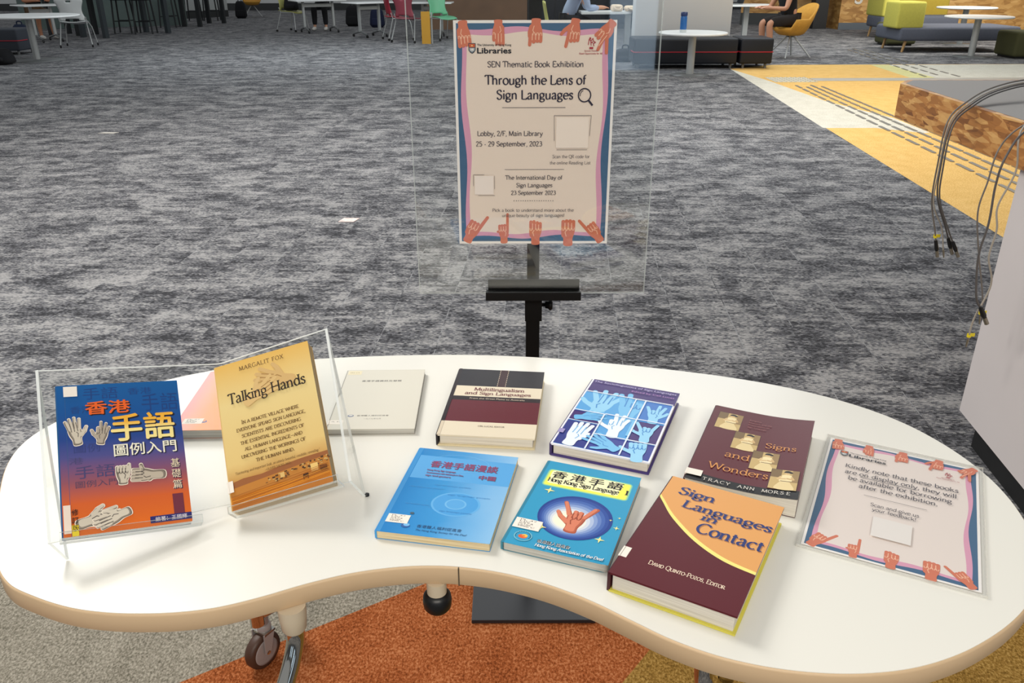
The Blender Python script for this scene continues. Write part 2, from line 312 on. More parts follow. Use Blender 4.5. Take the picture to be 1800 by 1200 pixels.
class Art:
    """Flat printed shapes in millimetres; each call sits on its own hair-thin layer."""
    def __init__(self): self.items = []; self.layer = 0
    def faces(self, V, Fc, m, sub=None):
        """sub: per-face step (0-7) that keeps crossing strokes of one layer apart."""
        self.layer += 1
        if sub is None: sub = [i % 8 for i in range(len(Fc))]
        b = []; W = []; F2 = []
        for q, k in zip(Fc, sub):
            F2.append(list(range(len(W), len(W) + len(q)))); W += [(V[i][0], V[i][1], k) for i in q]
        self.items.append((W, F2, m, self.layer))
    def poly(self, pts, rgb):
        pts = [(p[0], p[1]) for p in pts]
        self.faces(pts, [list(range(len(pts)))], rgb if not isinstance(rgb, tuple) else ink(rgb))
    def rect(self, x0, y0, x1, y1, rgb): self.poly([(x0, y0), (x1, y0), (x1, y1), (x0, y1)], rgb)
    def ell(self, cx, cy, rx, ry, rgb, n=32): self.poly(_ell(cx, cy, rx, ry, n=n)[:-1], rgb)
    def stroke(self, pts, w, rgb, closed=False):
        V = []; Fc = []
        P = [Vector((p[0], p[1])) for p in pts]
        if closed: P.append(P[0])
        for i in range(len(P) - 1):
            d = P[i + 1] - P[i]
            if d.length < 1e-6: continue
            n = Vector((-d.y, d.x)).normalized() * w / 2; e = d.normalized() * w * 0.25
            b = len(V); V += [tuple(P[i] - e + n), tuple(P[i] - e - n), tuple(P[i + 1] + e - n), tuple(P[i + 1] + e + n)]; Fc.append([b, b + 1, b + 2, b + 3])
        self.faces(V, Fc, ink(rgb))
    def text(self, s, x, y, rgb, cap=None, w=None, h=None, align='l', bold=0.0, shear=0.0, vert=False):
        """Sans and Chinese lettering; baseline at y; fitted to width w when given, cap height cap (or full glyph height h)."""
        V, Fc = letter_mesh(s, 0.0)
        if not V: return
        xs = [p[0] for p in V]; ys = [p[1] for p in V]
        sy = cap / 0.70 if cap else h / (max(ys) - min(ys))
        oy = 0 if cap else min(ys)
        sx = w / (max(xs) - min(xs)) if w else sy
        x0 = min(xs); wd = (max(xs) - x0) * sx
        dx = {'l': 0, 'c': -wd / 2, 'r': -wd}[align]
        base = [(x + dx + (p[0] - x0) * sx + shear * (p[1] - oy) * sy, y + (p[1] - oy) * sy) for p in V]
        V2 = []; F2 = []; sub = []; bd = bold * .7
        for k, (ox, oy_) in enumerate(((0, 0), (1, 0), (-1, 0), (0, .8), (0, -.8)) if bold else ((0, 0),)):
            n0 = len(V2); V2 += [(p[0] + ox * bd * sx, p[1] + oy_ * bd * sy) for p in base]; F2 += [[n0 + i for i in q] for q in Fc]; sub += [k] * len(Fc)
        self.faces(V2, F2, ink(rgb) if isinstance(rgb, tuple) else rgb, sub)
    def pen(self, s, x, y, rgb, cap, w=None, align='l', thick=1.0, thin=0.38, serif=True, slant=0.0, small_caps=False, nib=18, track=0.0):
        """Broad-nib roman lettering drawn from the skeletons; thick and thin in grid units of cap/7."""
        V = []; Fc = []; cx = 0.0; sub = []; cur = [0]
        def add(poly):
            b = len(V); V.extend(poly); Fc.append(list(range(b, b + len(poly)))); sub.append(cur[0] % 8)
        for ch in s:
            k = 1.0
            if small_caps and ch.islower(): ch = ch.upper(); k = 0.76
            adv, strokes, serifs, dots = glyph(ch)
            for st in strokes:
                cur[0] += 1
                P = [Vector((p[0] * k + cx, p[1] * k)) for p in st]; L_ = []; R_ = []
                for i, p in enumerate(P):
                    d = P[min(i + 1, len(P) - 1)] - P[max(i - 1, 0)]
                    if len(P) > 4 and (st[0][0] - st[-1][0]) ** 2 + (st[0][1] - st[-1][1]) ** 2 < 1e-6 and i in (0, len(P) - 1): d = P[1] - P[-2]
                    a = math.atan2(d.y, d.x); wd = (thin + (thick - thin) * abs(math.sin(a - math.radians(nib)))) / 2
                    n = Vector((-d.y, d.x)).normalized() * wd
                    L_.append(tuple(p + n)); R_.append(tuple(p - n))
                for i in range(len(P) - 1): add([L_[i], R_[i], R_[i + 1], L_[i + 1]])
            if serif:
                for q in serifs:
                    cur[0] += 1
                    hw = 0.5 + thick * 0.55; q = (q[0] * k + cx, q[1] * k); dn = 1 if q[1] < 2 * k else -1
                    add([(q[0] - hw, q[1]), (q[0] + hw, q[1]), (q[0] + hw, q[1] + dn * thin * .8), (q[0] - hw, q[1] + dn * thin * .8)])
                    add([(q[0] - hw * .65, q[1] + dn * thin * .8), (q[0] + hw * .65, q[1] + dn * thin * .8), (q[0] + thick * .4, q[1] + dn * thin * 2), (q[0] - thick * .4, q[1] + dn * thin * 2)])
            for q in dots: add([(q[0] * k + cx + a, q[1] * k + b) for a, b in _ell(0, 0, .3 + thick * .3, .3 + thick * .3, n=8)[:-1]])
            cx += adv * k + track
        sy = cap / 7.0; sx = (w / max(cx, .1)) if w else sy
        dx = {'l': 0, 'c': -cx * sx / 2, 'r': -cx * sx}[align]
        self.faces([(x + dx + (p[0] + slant * p[1]) * sx, y + p[1] * sy) for p in V], Fc, ink(rgb), sub)
    def hand(self, cx, cy, size, rot, fingers, rgb, line=None, thumb=(1.0, 55), flip=1, wrist=1.0, spread=10, outline=None, knuck=True, shade=None):
        """A printed hand: palm, wrist, four fingers of given lengths, a thumb from the palm's side. rot: degrees of the pointing direction."""
        R = math.radians(rot - 90); c, s = math.cos(R), math.sin(R)
        T = lambda p: (cx + (c * p[0] * flip - s * p[1]) * size, cy + (s * p[0] * flip + c * p[1]) * size)
        def cap_(p, q, r0, r1):
            a = math.atan2(q[1] - p[1], q[0] - p[0]); o = []
            for k in range(9): t = a + PI / 2 + PI * k / 8; o.append((p[0] + r0 * math.cos(t), p[1] + r0 * math.sin(t)))
            for k in range(9): t = a - PI / 2 + PI * k / 8; o.append((q[0] + r1 * math.cos(t), q[1] + r1 * math.sin(t)))
            return o
        palm = smooth_poly([(-.40, .42, 0), (-.42, 0, 0), (-.30, -.42, 0), (-.26, -.5 - .6 * wrist, 0), (.26, -.5 - .6 * wrist, 0), (.28, -.42, 0), (.40, 0, 0), (.40, .42, 0), (0, .5, 0)], 4)
        shapes = [[(p[0], p[1]) for p in palm]]
        xs = (-.32, -.11, .11, .31)
        for i, ln in enumerate(fingers):
            a = math.radians(90 - (i - 1.5) * spread * (1 if ln > .45 else .3)); b = (xs[i], .34)
            q = (b[0] + ln * math.cos(a), b[1] + ln * math.sin(a)); shapes.append(cap_(b, q, .125, .105 if ln > .45 else .12))
        if thumb:
            a = math.radians(90 + thumb[1]); b = (-.27, -.18); m_ = (b[0] + .5 * thumb[0] * math.cos(a), b[1] + .5 * thumb[0] * math.sin(a))
            a2 = a - math.radians(18); q = (m_[0] + .32 * thumb[0] * math.cos(a2), m_[1] + .32 * thumb[0] * math.sin(a2))
            shapes += [cap_(b, m_, .16, .125), cap_(m_, q, .125, .1)]
        if outline:
            V = []; Fc = []
            for sh in shapes:
                m0 = (sum(p[0] for p in sh) / len(sh), sum(p[1] for p in sh) / len(sh)); b0 = len(V)
                for p in sh:
                    d = Vector((p[0] - m0[0], p[1] - m0[1])); d = d.normalized() * outline[1] / size if d.length else d
                    V.append(T((p[0] + d.x, p[1] + d.y)))
                Fc.append(list(range(b0, len(V))))
            self.faces(V, Fc, ink(outline[0]))
        for lev in ((shade, 1.0, 0), (tuple((x + 2 * y) // 3 for x, y in zip(rgb, shade)), .88, .02), (rgb, .74, .045)) if shade else ((rgb, 1.0, 0),):
            V = []; Fc = []
            for sh in shapes:
                m0 = (sum(p[0] for p in sh) / len(sh), sum(p[1] for p in sh) / len(sh)); b0 = len(V)
                V += [T((m0[0] + (p[0] - m0[0]) * lev[1] - lev[2], m0[1] + (p[1] - m0[1]) * (1 - (1 - lev[1]) * .45) + lev[2])) for p in sh]; Fc.append(list(range(b0, len(V))))
            self.faces(V, Fc, ink(lev[0]))
        if line:
            for i, ln in enumerate(fingers):
                if i: self.stroke([T((xs[i] / 2 + xs[i - 1] / 2, .22)), T((xs[i] / 2 + xs[i - 1] / 2, .34 + min(ln, fingers[i - 1]) * .75))], .055 * size, line)
                if knuck and ln < .45: self.stroke([T((xs[i] - .07, .3)), T((xs[i] - .05, .16)), T((xs[i] + .05, .16)), T((xs[i] + .07, .3))], .045 * size, line)
            if thumb: self.stroke([T((-.12, -.25)), T((-.2, .02)), T((-.1, .16))], .05 * size, line)
    def into(self, mb, z, M=None, warp=None, dz=0.00002):
        for V, Fc, m, l in self.items:
            if warp:   # cut at the folds of the curled cover so the print follows it
                bm = bmesh.new(); bv = [bm.verts.new((p[0], p[1], p[2])) for p in V]
                for q in Fc:
                    try: bm.faces.new([bv[i] for i in q])
                    except ValueError: pass
                for k in range(1, 24): bmesh.ops.bisect_plane(bm, geom=bm.verts[:] + bm.edges[:] + bm.faces[:], plane_co=(152 * k / 24, 0, 0), plane_no=(1, 0, 0))
                bm.verts.index_update(); V = [(q.co.x, q.co.y, q.co.z) for q in bm.verts]; Fc = [[w.index for w in q.verts] for q in bm.faces]; bm.free()
            P = [Vector((p[0] / 1000, p[1] / 1000, z + l * dz + p[2] * 1.8e-6)) for p in V]
            if warp: P = [Vector((p.x, p.y, p.z + warp(p.x, p.y))) for p in P]
            if M: P = [M @ p for p in P]
            mb.add(P, Fc, m)
# ------------------------------------------------------------------ carpet and floor
def carpet_grey():
    m = bpy.data.materials.new('grey_mottled_carpet'); N, L = nodes_of(m); b = N['Principled BSDF']
    b.inputs['Roughness'].default_value = 0.95; b.inputs['Specular IOR Level'].default_value = 0.1
    tc = N.new('ShaderNodeTexCoord')
    rot = N.new('ShaderNodeMapping'); rot.inputs['Rotation'].default_value = (0, 0, math.radians(3.6)); L.new(tc.outputs['Object'], rot.inputs[0])
    # carpet planks 0.5 m wide laid away from the table, each with its own offset into the pattern
    br = N.new('ShaderNodeTexBrick'); br.offset = 0.5; br.inputs['Scale'].default_value = 1.0
    br.inputs['Brick Width'].default_value = 1.0; br.inputs['Row Height'].default_value = 0.25
    br.inputs['Mortar Size'].default_value = 0.0022; br.inputs['Mortar Smooth'].default_value = 0.2
    br.inputs['Color1'].default_value = (0, 0, 0, 1); br.inputs['Color2'].default_value = (1, 1, 1, 1); br.inputs['Mortar'].default_value = (0.5, 0.5, 0.5, 1)
    r2 = N.new('ShaderNodeMapping'); r2.inputs['Rotation'].default_value = (0, 0, math.radians(90)); L.new(rot.outputs[0], r2.inputs[0]); L.new(r2.outputs[0], br.inputs[0])
    off = N.new('ShaderNodeVectorMath'); off.operation = 'MULTIPLY_ADD'; off.inputs[1].default_value = (0.16, 0.10, 0.0)
    L.new(br.outputs['Color'], off.inputs[0]); L.new(rot.outputs[0], off.inputs[2])
    def noise(sx, sy, detail, rough, dist=0.0, src=off):
        mp = N.new('ShaderNodeMapping'); mp.inputs['Scale'].default_value = (sx, sy, 1); L.new(src.outputs[0], mp.inputs[0])
        n = N.new('ShaderNodeTexNoise'); n.inputs['Scale'].default_value = 1; n.inputs['Detail'].default_value = detail
        n.inputs['Roughness'].default_value = rough; n.inputs['Distortion'].default_value = dist; L.new(mp.outputs[0], n.inputs['Vector']); return n
    n1 = noise(3.2, 4.6, 12, 0.74, 0.0); n2 = noise(15, 19, 8, 0.8, 0.0); n4 = noise(2.6, 34, 6, 0.6, 0.0); n3 = noise(110, 150, 3, 0.8)
    def math_(op, a, bv):
        q = N.new('ShaderNodeMath'); q.operation = op
        for i, x in enumerate((a, bv)):
            if isinstance(x, (int, float)): q.inputs[i].default_value = x
            else: L.new(x, q.inputs[i])
        return q.outputs[0]
    # single yarn ends: small cells that jump a tone
    sn = N.new('ShaderNodeVectorMath'); sn.operation = 'SNAP'; sn.inputs[1].default_value = (.011, .0055, 1); L.new(rot.outputs[0], sn.inputs[0])
    wn = N.new('ShaderNodeTexWhiteNoise'); wn.noise_dimensions = '2D'; L.new(sn.outputs[0], wn.inputs['Vector'])
    f = math_('ADD', math_('MULTIPLY', n1.outputs['Fac'], 0.46), math_('ADD', math_('MULTIPLY', n2.outputs['Fac'], 0.28), math_('ADD', math_('MULTIPLY', n4.outputs['Fac'], 0.17), math_('MULTIPLY', wn.outputs['Value'], 0.09))))
    ramp = N.new('ShaderNodeValToRGB'); ramp.color_ramp.interpolation = 'CONSTANT'; e = ramp.color_ramp.elements
    e[0].position, e[0].color = 0.0, (*lin((59, 59, 62)), 1); e[1].position, e[1].color = 0.556, (*lin((164, 162, 161)), 1)
    for p, c in ((0.449, (79, 79, 82)), (0.466, (96, 96, 99)), (0.480, (107, 107, 111)), (0.510, (134, 133, 133)), (0.53, (151, 150, 149))):
        q = e.new(p); q.color = (*lin(c), 1)
    L.new(f, ramp.inputs['Fac'])
    # light seam between planks
    mixs = N.new('ShaderNodeMix'); mixs.data_type = 'RGBA'; mixs.inputs[7].default_value = (*lin((150, 151, 153)), 1)
    seam = math_('MULTIPLY', br.outputs['Fac'], math_('MULTIPLY', math_('GREATER_THAN', n1.outputs['Fac'], 0.49), 0.75))
    L.new(seam, mixs.inputs[0]); L.new(ramp.outputs[0], mixs.inputs[6])
    # tufts
    vo = N.new('ShaderNodeTexVoronoi'); vo.inputs['Scale'].default_value = 330; L.new(tc.outputs['Object'], vo.inputs['Vector'])
    mx = N.new('ShaderNodeMix'); mx.data_type = 'RGBA'; mx.blend_type = 'MULTIPLY'; mx.inputs[0].default_value = 0.55
    vr = N.new('ShaderNodeMapRange'); vr.inputs['To Min'].default_value = 1.12; vr.inputs['To Max'].default_value = 0.72; L.new(vo.outputs['Distance'], vr.inputs[0])
    L.new(mixs.outputs[2], mx.inputs[6]); L.new(vr.outputs[0], mx.inputs[7]); L.new(mx.outputs[2], b.inputs['Base Color'])
    bp = N.new('ShaderNodeBump'); bp.inputs['Strength'].default_value = 0.5; bp.inputs['Distance'].default_value = 0.003
    L.new(n3.outputs['Fac'], bp.inputs['Height']); L.new(bp.outputs[0], b.inputs['Normal'])
    return m
def carpet_plain(name, dark, mid, light, scale=190):
    """Cut-pile carpet in one colour with speckled tufts."""
    m = bpy.data.materials.new(name); N, L = nodes_of(m); b = N['Principled BSDF']
    b.inputs['Roughness'].default_value = 0.95; b.inputs['Specular IOR Level'].default_value = 0.1
    tc = N.new('ShaderNodeTexCoord'); mp = N.new('ShaderNodeMapping'); mp.inputs['Scale'].default_value = (1, 0.7, 1); L.new(tc.outputs['Object'], mp.inputs[0])
    n = N.new('ShaderNodeTexNoise'); n.inputs['Scale'].default_value = scale; n.inputs['Detail'].default_value = 4; n.inputs['Roughness'].default_value = 0.75
    L.new(mp.outputs[0], n.inputs['Vector'])
    n2 = N.new('ShaderNodeTexNoise'); n2.inputs['Scale'].default_value = 9; n2.inputs['Detail'].default_value = 5; L.new(mp.outputs[0], n2.inputs['Vector'])
    a = N.new('ShaderNodeMath'); a.operation = 'MULTIPLY_ADD'; a.inputs[1].default_value = 0.22; L.new(n2.outputs[0], a.inputs[0]); L.new(n.outputs[0], a.inputs[2])
    r = N.new('ShaderNodeValToRGB'); e = r.color_ramp.elements
    e[0].position, e[0].color = 0.46, (*lin(dark), 1); e[1].position, e[1].color = 0.76, (*lin(light), 1); q = e.new(0.61); q.color = (*lin(mid), 1)
    L.new(a.outputs[0], r.inputs[0]); L.new(r.outputs[0], b.inputs['Base Color'])
    bp = N.new('ShaderNodeBump'); bp.inputs['Strength'].default_value = 0.6; bp.inputs['Distance'].default_value = 0.003; L.new(n.outputs[0], bp.inputs['Height']); L.new(bp.outputs[0], b.inputs['Normal'])
    return m
c_grey = carpet_grey()
c_taupe = carpet_plain('taupe_carpet', (92, 88, 76), (136, 130, 117), (170, 164, 150))
c_orange = carpet_plain('orange_carpet', (104, 50, 20), (152, 82, 42), (188, 124, 82))
c_ochre = carpet_plain('ochre_carpet', (98, 72, 28), (142, 108, 50), (178, 146, 84))
c_yellow = carpet_plain('yellow_carpet', (206, 158, 84), (232, 188, 112), (246, 208, 140), 120)
c_cream = carpet_plain('cream_carpet', (190, 184, 166), (214, 209, 194), (232, 228, 214), 120)
c_lime = carpet_plain('lime_carpet', (196, 190, 120), (216, 210, 150), (228, 224, 176), 120)

fl = MB()
fl.add([(-22, -11, 0), (24, -11, 0), (24, 40, 0), (-22, 40, 0)], [(0, 1, 2, 3)], c_grey)
def patch(pts, m, z):
    fl.add([(p[0], p[1], z) for p in pts], [list(range(len(pts)))], m)
P = lambda x, y: tuple(atz(x, y, 0))[:2]
# the bright walkway to the right: yellow field with cream facets
ya, yb = P(1283, 121), P(1768, 420)
slope = (ya[0] - yb[0]) / (ya[1] - yb[1])
patch([ya, (yb[0] - slope * 2.6, yb[1] - 2.6), (9, yb[1] - 2.6), (9, 13.80), P(1357, 114)], c_yellow, 0.0006)
patch([ya, P(1351, 142), P(1455, 179), P(1572, 208), P(1634, 233), P(1626, 234), P(1538, 225), P(1447, 225)], c_cream, 0.0010)
patch([P(1560, 114), (9, 13.79), (9, 11.95), P(1640, 137)], c_cream, 0.0010)
patch([P(1530, 114), P(1562, 114), P(1645, 137), P(1600, 137)], c_lime, 0.0012)
# under the table: taupe, orange and ochre fields
oa, ob = P(315, 1200), P(751, 1024)
od = ((ob[0] - oa[0]), (ob[1] - oa[1]))
oc = (oa[0] + od[0] * 1.45, oa[1] + od[1] * 1.45); oz = (oa[0] - od[0] * 2.2, oa[1] - od[1] * 2.2)
ga, gb = P(1094, 1200), P(1141, 1143); gd = (gb[0] - ga[0], gb[1] - ga[1])
edge_y = oc[1]
patch([(-3.2, -3), oz, oc, (-3.2, edge_y)], c_taupe, 0.0006)
gc = (ga[0] + gd[0] / gd[1] * (edge_y - ga[1]), edge_y); gz = (ga[0] - gd[0] * 9, ga[1] - gd[1] * 9)
patch([oz, gz, ga, gc, oc], c_orange, 0.0006)
patch([gz, (1.25, gz[1]), (1.25, edge_y), gc, ga], c_ochre, 0.0006)
tag(fl.build('floor'), 'grey mottled carpet floor with yellow, cream, orange and taupe carpet fields', None, kind='structure')

# metal tactile bars set into the carpet
m_steel = mat('brushed_steel', (176, 174, 170), 0.32, 0.85)
m_bar = mat('grey_steel_bar', (146, 143, 137), 0.35, 0.6)
def bar_mesh():
    b = MB(); pts = _ell(0, 0.12, 0.017, 0.017, 0, 180, 6) + _ell(0, -0.12, 0.017, 0.017, 180, 360, 6)
    b.prism(pts, 0.0, 0.005, m_bar); return b
def tactile(name, label, a0, a1, b0, b1, rows, pitch, limit, z=0.0012):
    """Rows of short raised bars between the edge line a0-a1 and the edge line b0-b1."""
    t = thing(name, label, 'tactile paving', (a0[0], a0[1], 0))
    A0, A1, B0, B1 = [Vector((*q, z)) for q in (a0, a1, b0, b1)]
    spots = []
    n = int((A1 - A0).length / pitch)
    for r in range(rows):
        u = r / (rows - 1)
        s, e = A0.lerp(B0, u), A1.lerp(B1, u)
        for k in range(n):
            p = s.lerp(e, (k + 0.5 + 0.5 * (r % 2)) / (n + 1)); spots.append((p, math.atan2((e - s).y, (e - s).x) - PI / 2))
    spots.sort(key=lambda q: q[0].y)
    proto = None; rest = MB()
    for i, (p, a) in enumerate(spots):
        if i < limit:
            if proto is None: o = bar_mesh().build('guide_bar', t); proto = o
            else: o = proto.copy(); COL.objects.link(o)
            o.location = p - Vector(t.location); o.rotation_euler = (0, 0, a)
        else:
            M = Matrix.Translation(p - Vector(t.location)) @ Matrix.Rotation(a, 4, 'Z')
            rest.prism(_ell(0, .11, .018, .018, 0, 180, 3) + _ell(0, -.11, .018, .018, 180, 360, 3), 0, .005, m_bar, M)
    if rest.v: tag(rest.build('guide_bar', t), kind='stuff')
    return t
ta, tb = P(1432, 147), P(1800, 300); tc_, td = P(1392, 147), P(1800, 346)
ext = lambda a, b, k: (a[0] + (b[0] - a[0]) * k, a[1] + (b[1] - a[1]) * k)
tactile('tactile_paving', 'four rows of grey metal guide bars crossing the yellow carpet', ext(ta, tb, 1.25), ta, ext(tc_, td, 1.25), tc_, 4, 0.30, 100)
tactile('tactile_paving', 'pale metal guide bars on grey carpet in front of the olive bench seats', P(1690, 136), P(1505, 84), P(1630, 136), P(1480, 84), 3, 0.42, 60)
# tactile pad and metal strip running across the walkway
mb = MB(); q0, q1 = P(1428, 140), P(1800, 141)
mb.box((q0[0], q0[1] - .16, .0012), (9, q0[1] + .14, .005), mat('matte_steel_strip', (214, 210, 200), 0.35, 0.4, noise=.12, nscale=3))
o = mb.build('threshold_strip'); tag(o, 'long pale metal strip lying across the yellow carpet beyond the counter', 'floor strip')
mb = MB(); pad0, pad1 = P(1352, 140), P(1426, 140)
mb.box((pad0[0], pad0[1] - .30, .0012), (pad1[0], pad1[1] + .25, .004), mat('pad_cream', (214, 200, 164), 0.6))
for i in range(9):
    for j in range(5):
        x = pad0[0] + (pad1[0] - pad0[0]) * (i + .5) / 9; y = pad0[1] - .28 + .53 * (j + .5) / 5
        mb.lathe([(.022, .004), (.016, .009), (.004, .0095)], m_steel, Matrix.Translation((x, y, 0)), 8)
o = mb.build('tactile_pad'); tag(o, 'studded tactile warning pad at the end of the guide bars', 'tactile paving')
# scraps lying on the grey carpet
mb = MB(); p = atz(613, 387)
mb.prism([(-.056, -.04), (.037, -.046), (.062, .036), (-.035, .042)], .0008, .004, mat('pink_white_card', (236, 214, 206), .7, noise=.2, nscale=40), Matrix.Translation((p.x, p.y, 0)))
tag(mb.build('floor_card'), 'small pinkish white card lying alone on the grey carpet', 'paper')
mb = MB(); p = atz(190, 234)
mb.prism([(-.09, -.02), (.06, -.035), (.09, .03), (-.05, .035)], .0008, .004, mat('white_scrap', (206, 200, 190), .7), Matrix.Translation((p.x, p.y, 0)))
tag(mb.build('paper_scrap'), 'tiny pale scrap of paper on the carpet at far left', 'paper')

# ------------------------------------------------------------------ far walls
def osb(name, base, dark, light, scale=1.0):
    """Oriented strand board: overlapping flakes of different tone."""
    m = bpy.data.materials.new(name); N, L = nodes_of(m); b = N['Principled BSDF']; b.inputs['Roughness'].default_value = 0.5
    tc = N.new('ShaderNodeTexCoord'); last = None
    for i, (ang, sc) in enumerate(((14, (20, 13, 52)), (66, (22, 11, 46)), (-38, (18, 12, 56)))):
        mp = N.new('ShaderNodeMapping'); mp.inputs['Rotation'].default_value = (math.radians(ang), 0, 0); mp.inputs['Scale'].default_value = [v * scale for v in sc]
        L.new(tc.outputs['Object'], mp.inputs[0])
        v = N.new('ShaderNodeTexVoronoi'); v.inputs['Scale'].default_value = 1.0; L.new(mp.outputs[0], v.inputs['Vector'])
        s = N.new('ShaderNodeSeparateColor'); L.new(v.outputs['Color'], s.inputs[0])
        if last is None: last = s.outputs[0]
        else:
            mx = N.new('ShaderNodeMix'); L.new(s.outputs[1], mx.inputs[0]); L.new(last, mx.inputs[2]); L.new(s.outputs[0], mx.inputs[3]); last = mx.outputs[0]
    r = N.new('ShaderNodeValToRGB'); e = r.color_ramp.elements
    e[0].position, e[0].color = 0.08, (*lin(dark), 1); e[1].position, e[1].color = 0.95, (*lin(light), 1); q = e.new(0.5); q.color = (*lin(base), 1)
    L.new(last, r.inputs[0]); L.new(r.outputs[0], b.inputs['Base Color'])
    return m
m_osb = osb('strand_board', (182, 122, 60), (128, 78, 34), (222, 174, 106), 1.25)
m_osb_far = osb('strand_board_wall', (184, 138, 76), (146, 102, 50), (208, 166, 104), .25)
m_white_wall = mat('white_wall_paint', (224, 226, 224), .7)
m_dark_base = mat('dark_skirting', (58, 60, 60), .6)
def wall(name, a, b_, h, m, thick=.15, z0=0.0, base=None):
    A, B = Vector((*a, 0)), Vector((*b_, 0)); d = (B - A).normalized(); n = Vector((-d.y, d.x, 0))
    w = MB(); q = [A, B, B + n * thick, A + n * thick]
    w.prism([(p.x, p.y) for p in q], z0, z0 + h, m)
    o = tag(w.build(name), kind='structure')
    if base:
        w = MB(); q = [A - n * .012, B - n * .012, B - n * .001, A - n * .001]; w.prism([(p.x, p.y) for p in q], 0.0, base, m_dark_base)
        tag(w.build(name.replace('wall', 'baseboard')), kind='structure')
    return o
wall('wall_back', (-22, 33.5), (24, 33.5), 3.2, m_white_wall, base=.25)
# grey-green translucent partition behind the dark benches on the left
m_screen = mat('frosted_screen', (96, 112, 108), .35, noise=.25, nscale=1.2)
wall('wall_left_screen', P(40, 52), P(330, 44), 2.6, m_screen)
wall('wall_left', P(322, 33), P(402, 29), 2.6, mat('pale_panel', (196, 200, 198), .6), base=.2)
# strand-board wall, right; the black post and the strand-board block with a letter
s0, s1 = P(1470, 47), P(1300, 43)
wall('wall_right_board', (s1[0], s1[1]), (s0[0], s0[1]), 2.9, m_osb_far, base=.3)
s2, s3 = P(1472, 52), P(1556, 52)
w = MB(); w.box((s2[0], s2[1], 0.0), (s3[0] + .2, s2[1] + 1.6, 2.9), m_osb_far); o = tag(w.build('wall_block_board'), kind='structure')
w = MB(); w.box((s2[0], s2[1] - .03, 0.0), (s3[0] + .2, s2[1] - .001, .16), mat('grey_skirting', (92, 100, 108), .6)); tag(w.build('baseboard_block'), kind='structure')
s4 = P(1690, 66)
w = MB(); w.box((s4[0], s4[1] + 1.2, 0), (14, s4[1] + 1.5, 2.9), m_osb_far); tag(w.build('wall_right_far'), kind='structure')
a = aty(1509, 2, s2[1]); art = Art(); art.text('S', 0, 0, (226, 222, 210), cap=330, bold=.02, align='c')
sg = MB(); art.into(sg, 0); o = sg.build('wall_letter'); o.matrix_world = Matrix.Translation((a.x, s2[1] - .02, a.z - .06)) @ Matrix.Rotation(PI / 2, 4, 'X')
sol = o.modifiers.new('depth', 'SOLIDIFY'); sol.thickness = .02
tag(o, 'pale raised letter fixed to the strand-board block wall', 'letter')
p = P(1436, 50); w = MB(); w.box((p[0] - .17, p[1] - .15, 0), (p[0] + .17, p[1] + .2, 2.9), mat('black_post_paint', (20, 20, 22), .5)); tag(w.build('column'), kind='structure')
# white partition between the work tables
p = P(1112, 112); q = P(1279, 112); w = MB(); w.rbox((p[0], p[1], 0), (q[0], p[1] + .35, 2.4), mat('white_partition', (222, 222, 220), .55), .012, 2); tag(w.build('wall_partition'), kind='structure')
# brown veneer panelling and black cabinets at the back of the room
p = P(752, 52); q = P(926, 50)
w = MB(); w.box((p[0], p[1], 0), (q[0], p[1] + .2, 2.6), mat('brown_veneer', (124, 92, 66), .45, noise=.12, nscale=3)); tag(w.build('wall_veneer'), kind='structure')
p2 = P(925, 50); q2 = P(1012, 50)
t = thing('storage_cabinet', 'black cabinet wall standing behind the blue-shirted person', 'cabinet', (p2[0], p2[1], 0))
w = MB(); w.box((p2[0], p2[1] - .1, 0), (q2[0] + 1.6, p2[1] + .4, 2.3), mat('black_cabinet', (26, 28, 32), .35)); w.build('body', t, True)
for k in range(4):
    w = MB(); x = p2[0] + .02 + k * (q2[0] + 1.6 - p2[0]) / 4; w.box((x, p2[1] - .12, .1), (x + (q2[0] + 1.6 - p2[0]) / 4 - .02, p2[1] - .101, 2.25), mat('black_cabinet_door', (30, 34, 42), .25)); w.build('door', t, True)
# room shell behind and beside the camera: daylight windows that mirror faintly in the acrylic
wall('wall_front', (24, -9.5), (-22, -9.5), 3.4, mat('grey_wall_paint', (150, 150, 148), .7))
m_win = bpy.data.materials.new('daylight_pane'); N, L = nodes_of(m_win)
N['Principled BSDF'].inputs['Base Color'].default_value = (.6, .75, .9, 1); N['Principled BSDF'].inputs['Emission Color'].default_value = (.62, .80, 1, 1); N['Principled BSDF'].inputs['Emission Strength'].default_value = 1.6
for k, (x, wd) in enumerate(((-3.05, .35), (-2.35, .9), (1.75, .75), (2.75, .9), (-6, 1.4), (6, 1.4))):
    w = MB(); w.box((x - wd / 2, -9.46, .05), (x + wd / 2, -9.44, 2.6), m_win)
    for sx in (-1, 1): w.box((x + sx * wd / 2 - .03, -9.49, .0), (x + sx * wd / 2 + .03, -9.40, 2.65), m_dark_base)
    tag(w.build('window_%d' % (k + 1)), kind='structure')
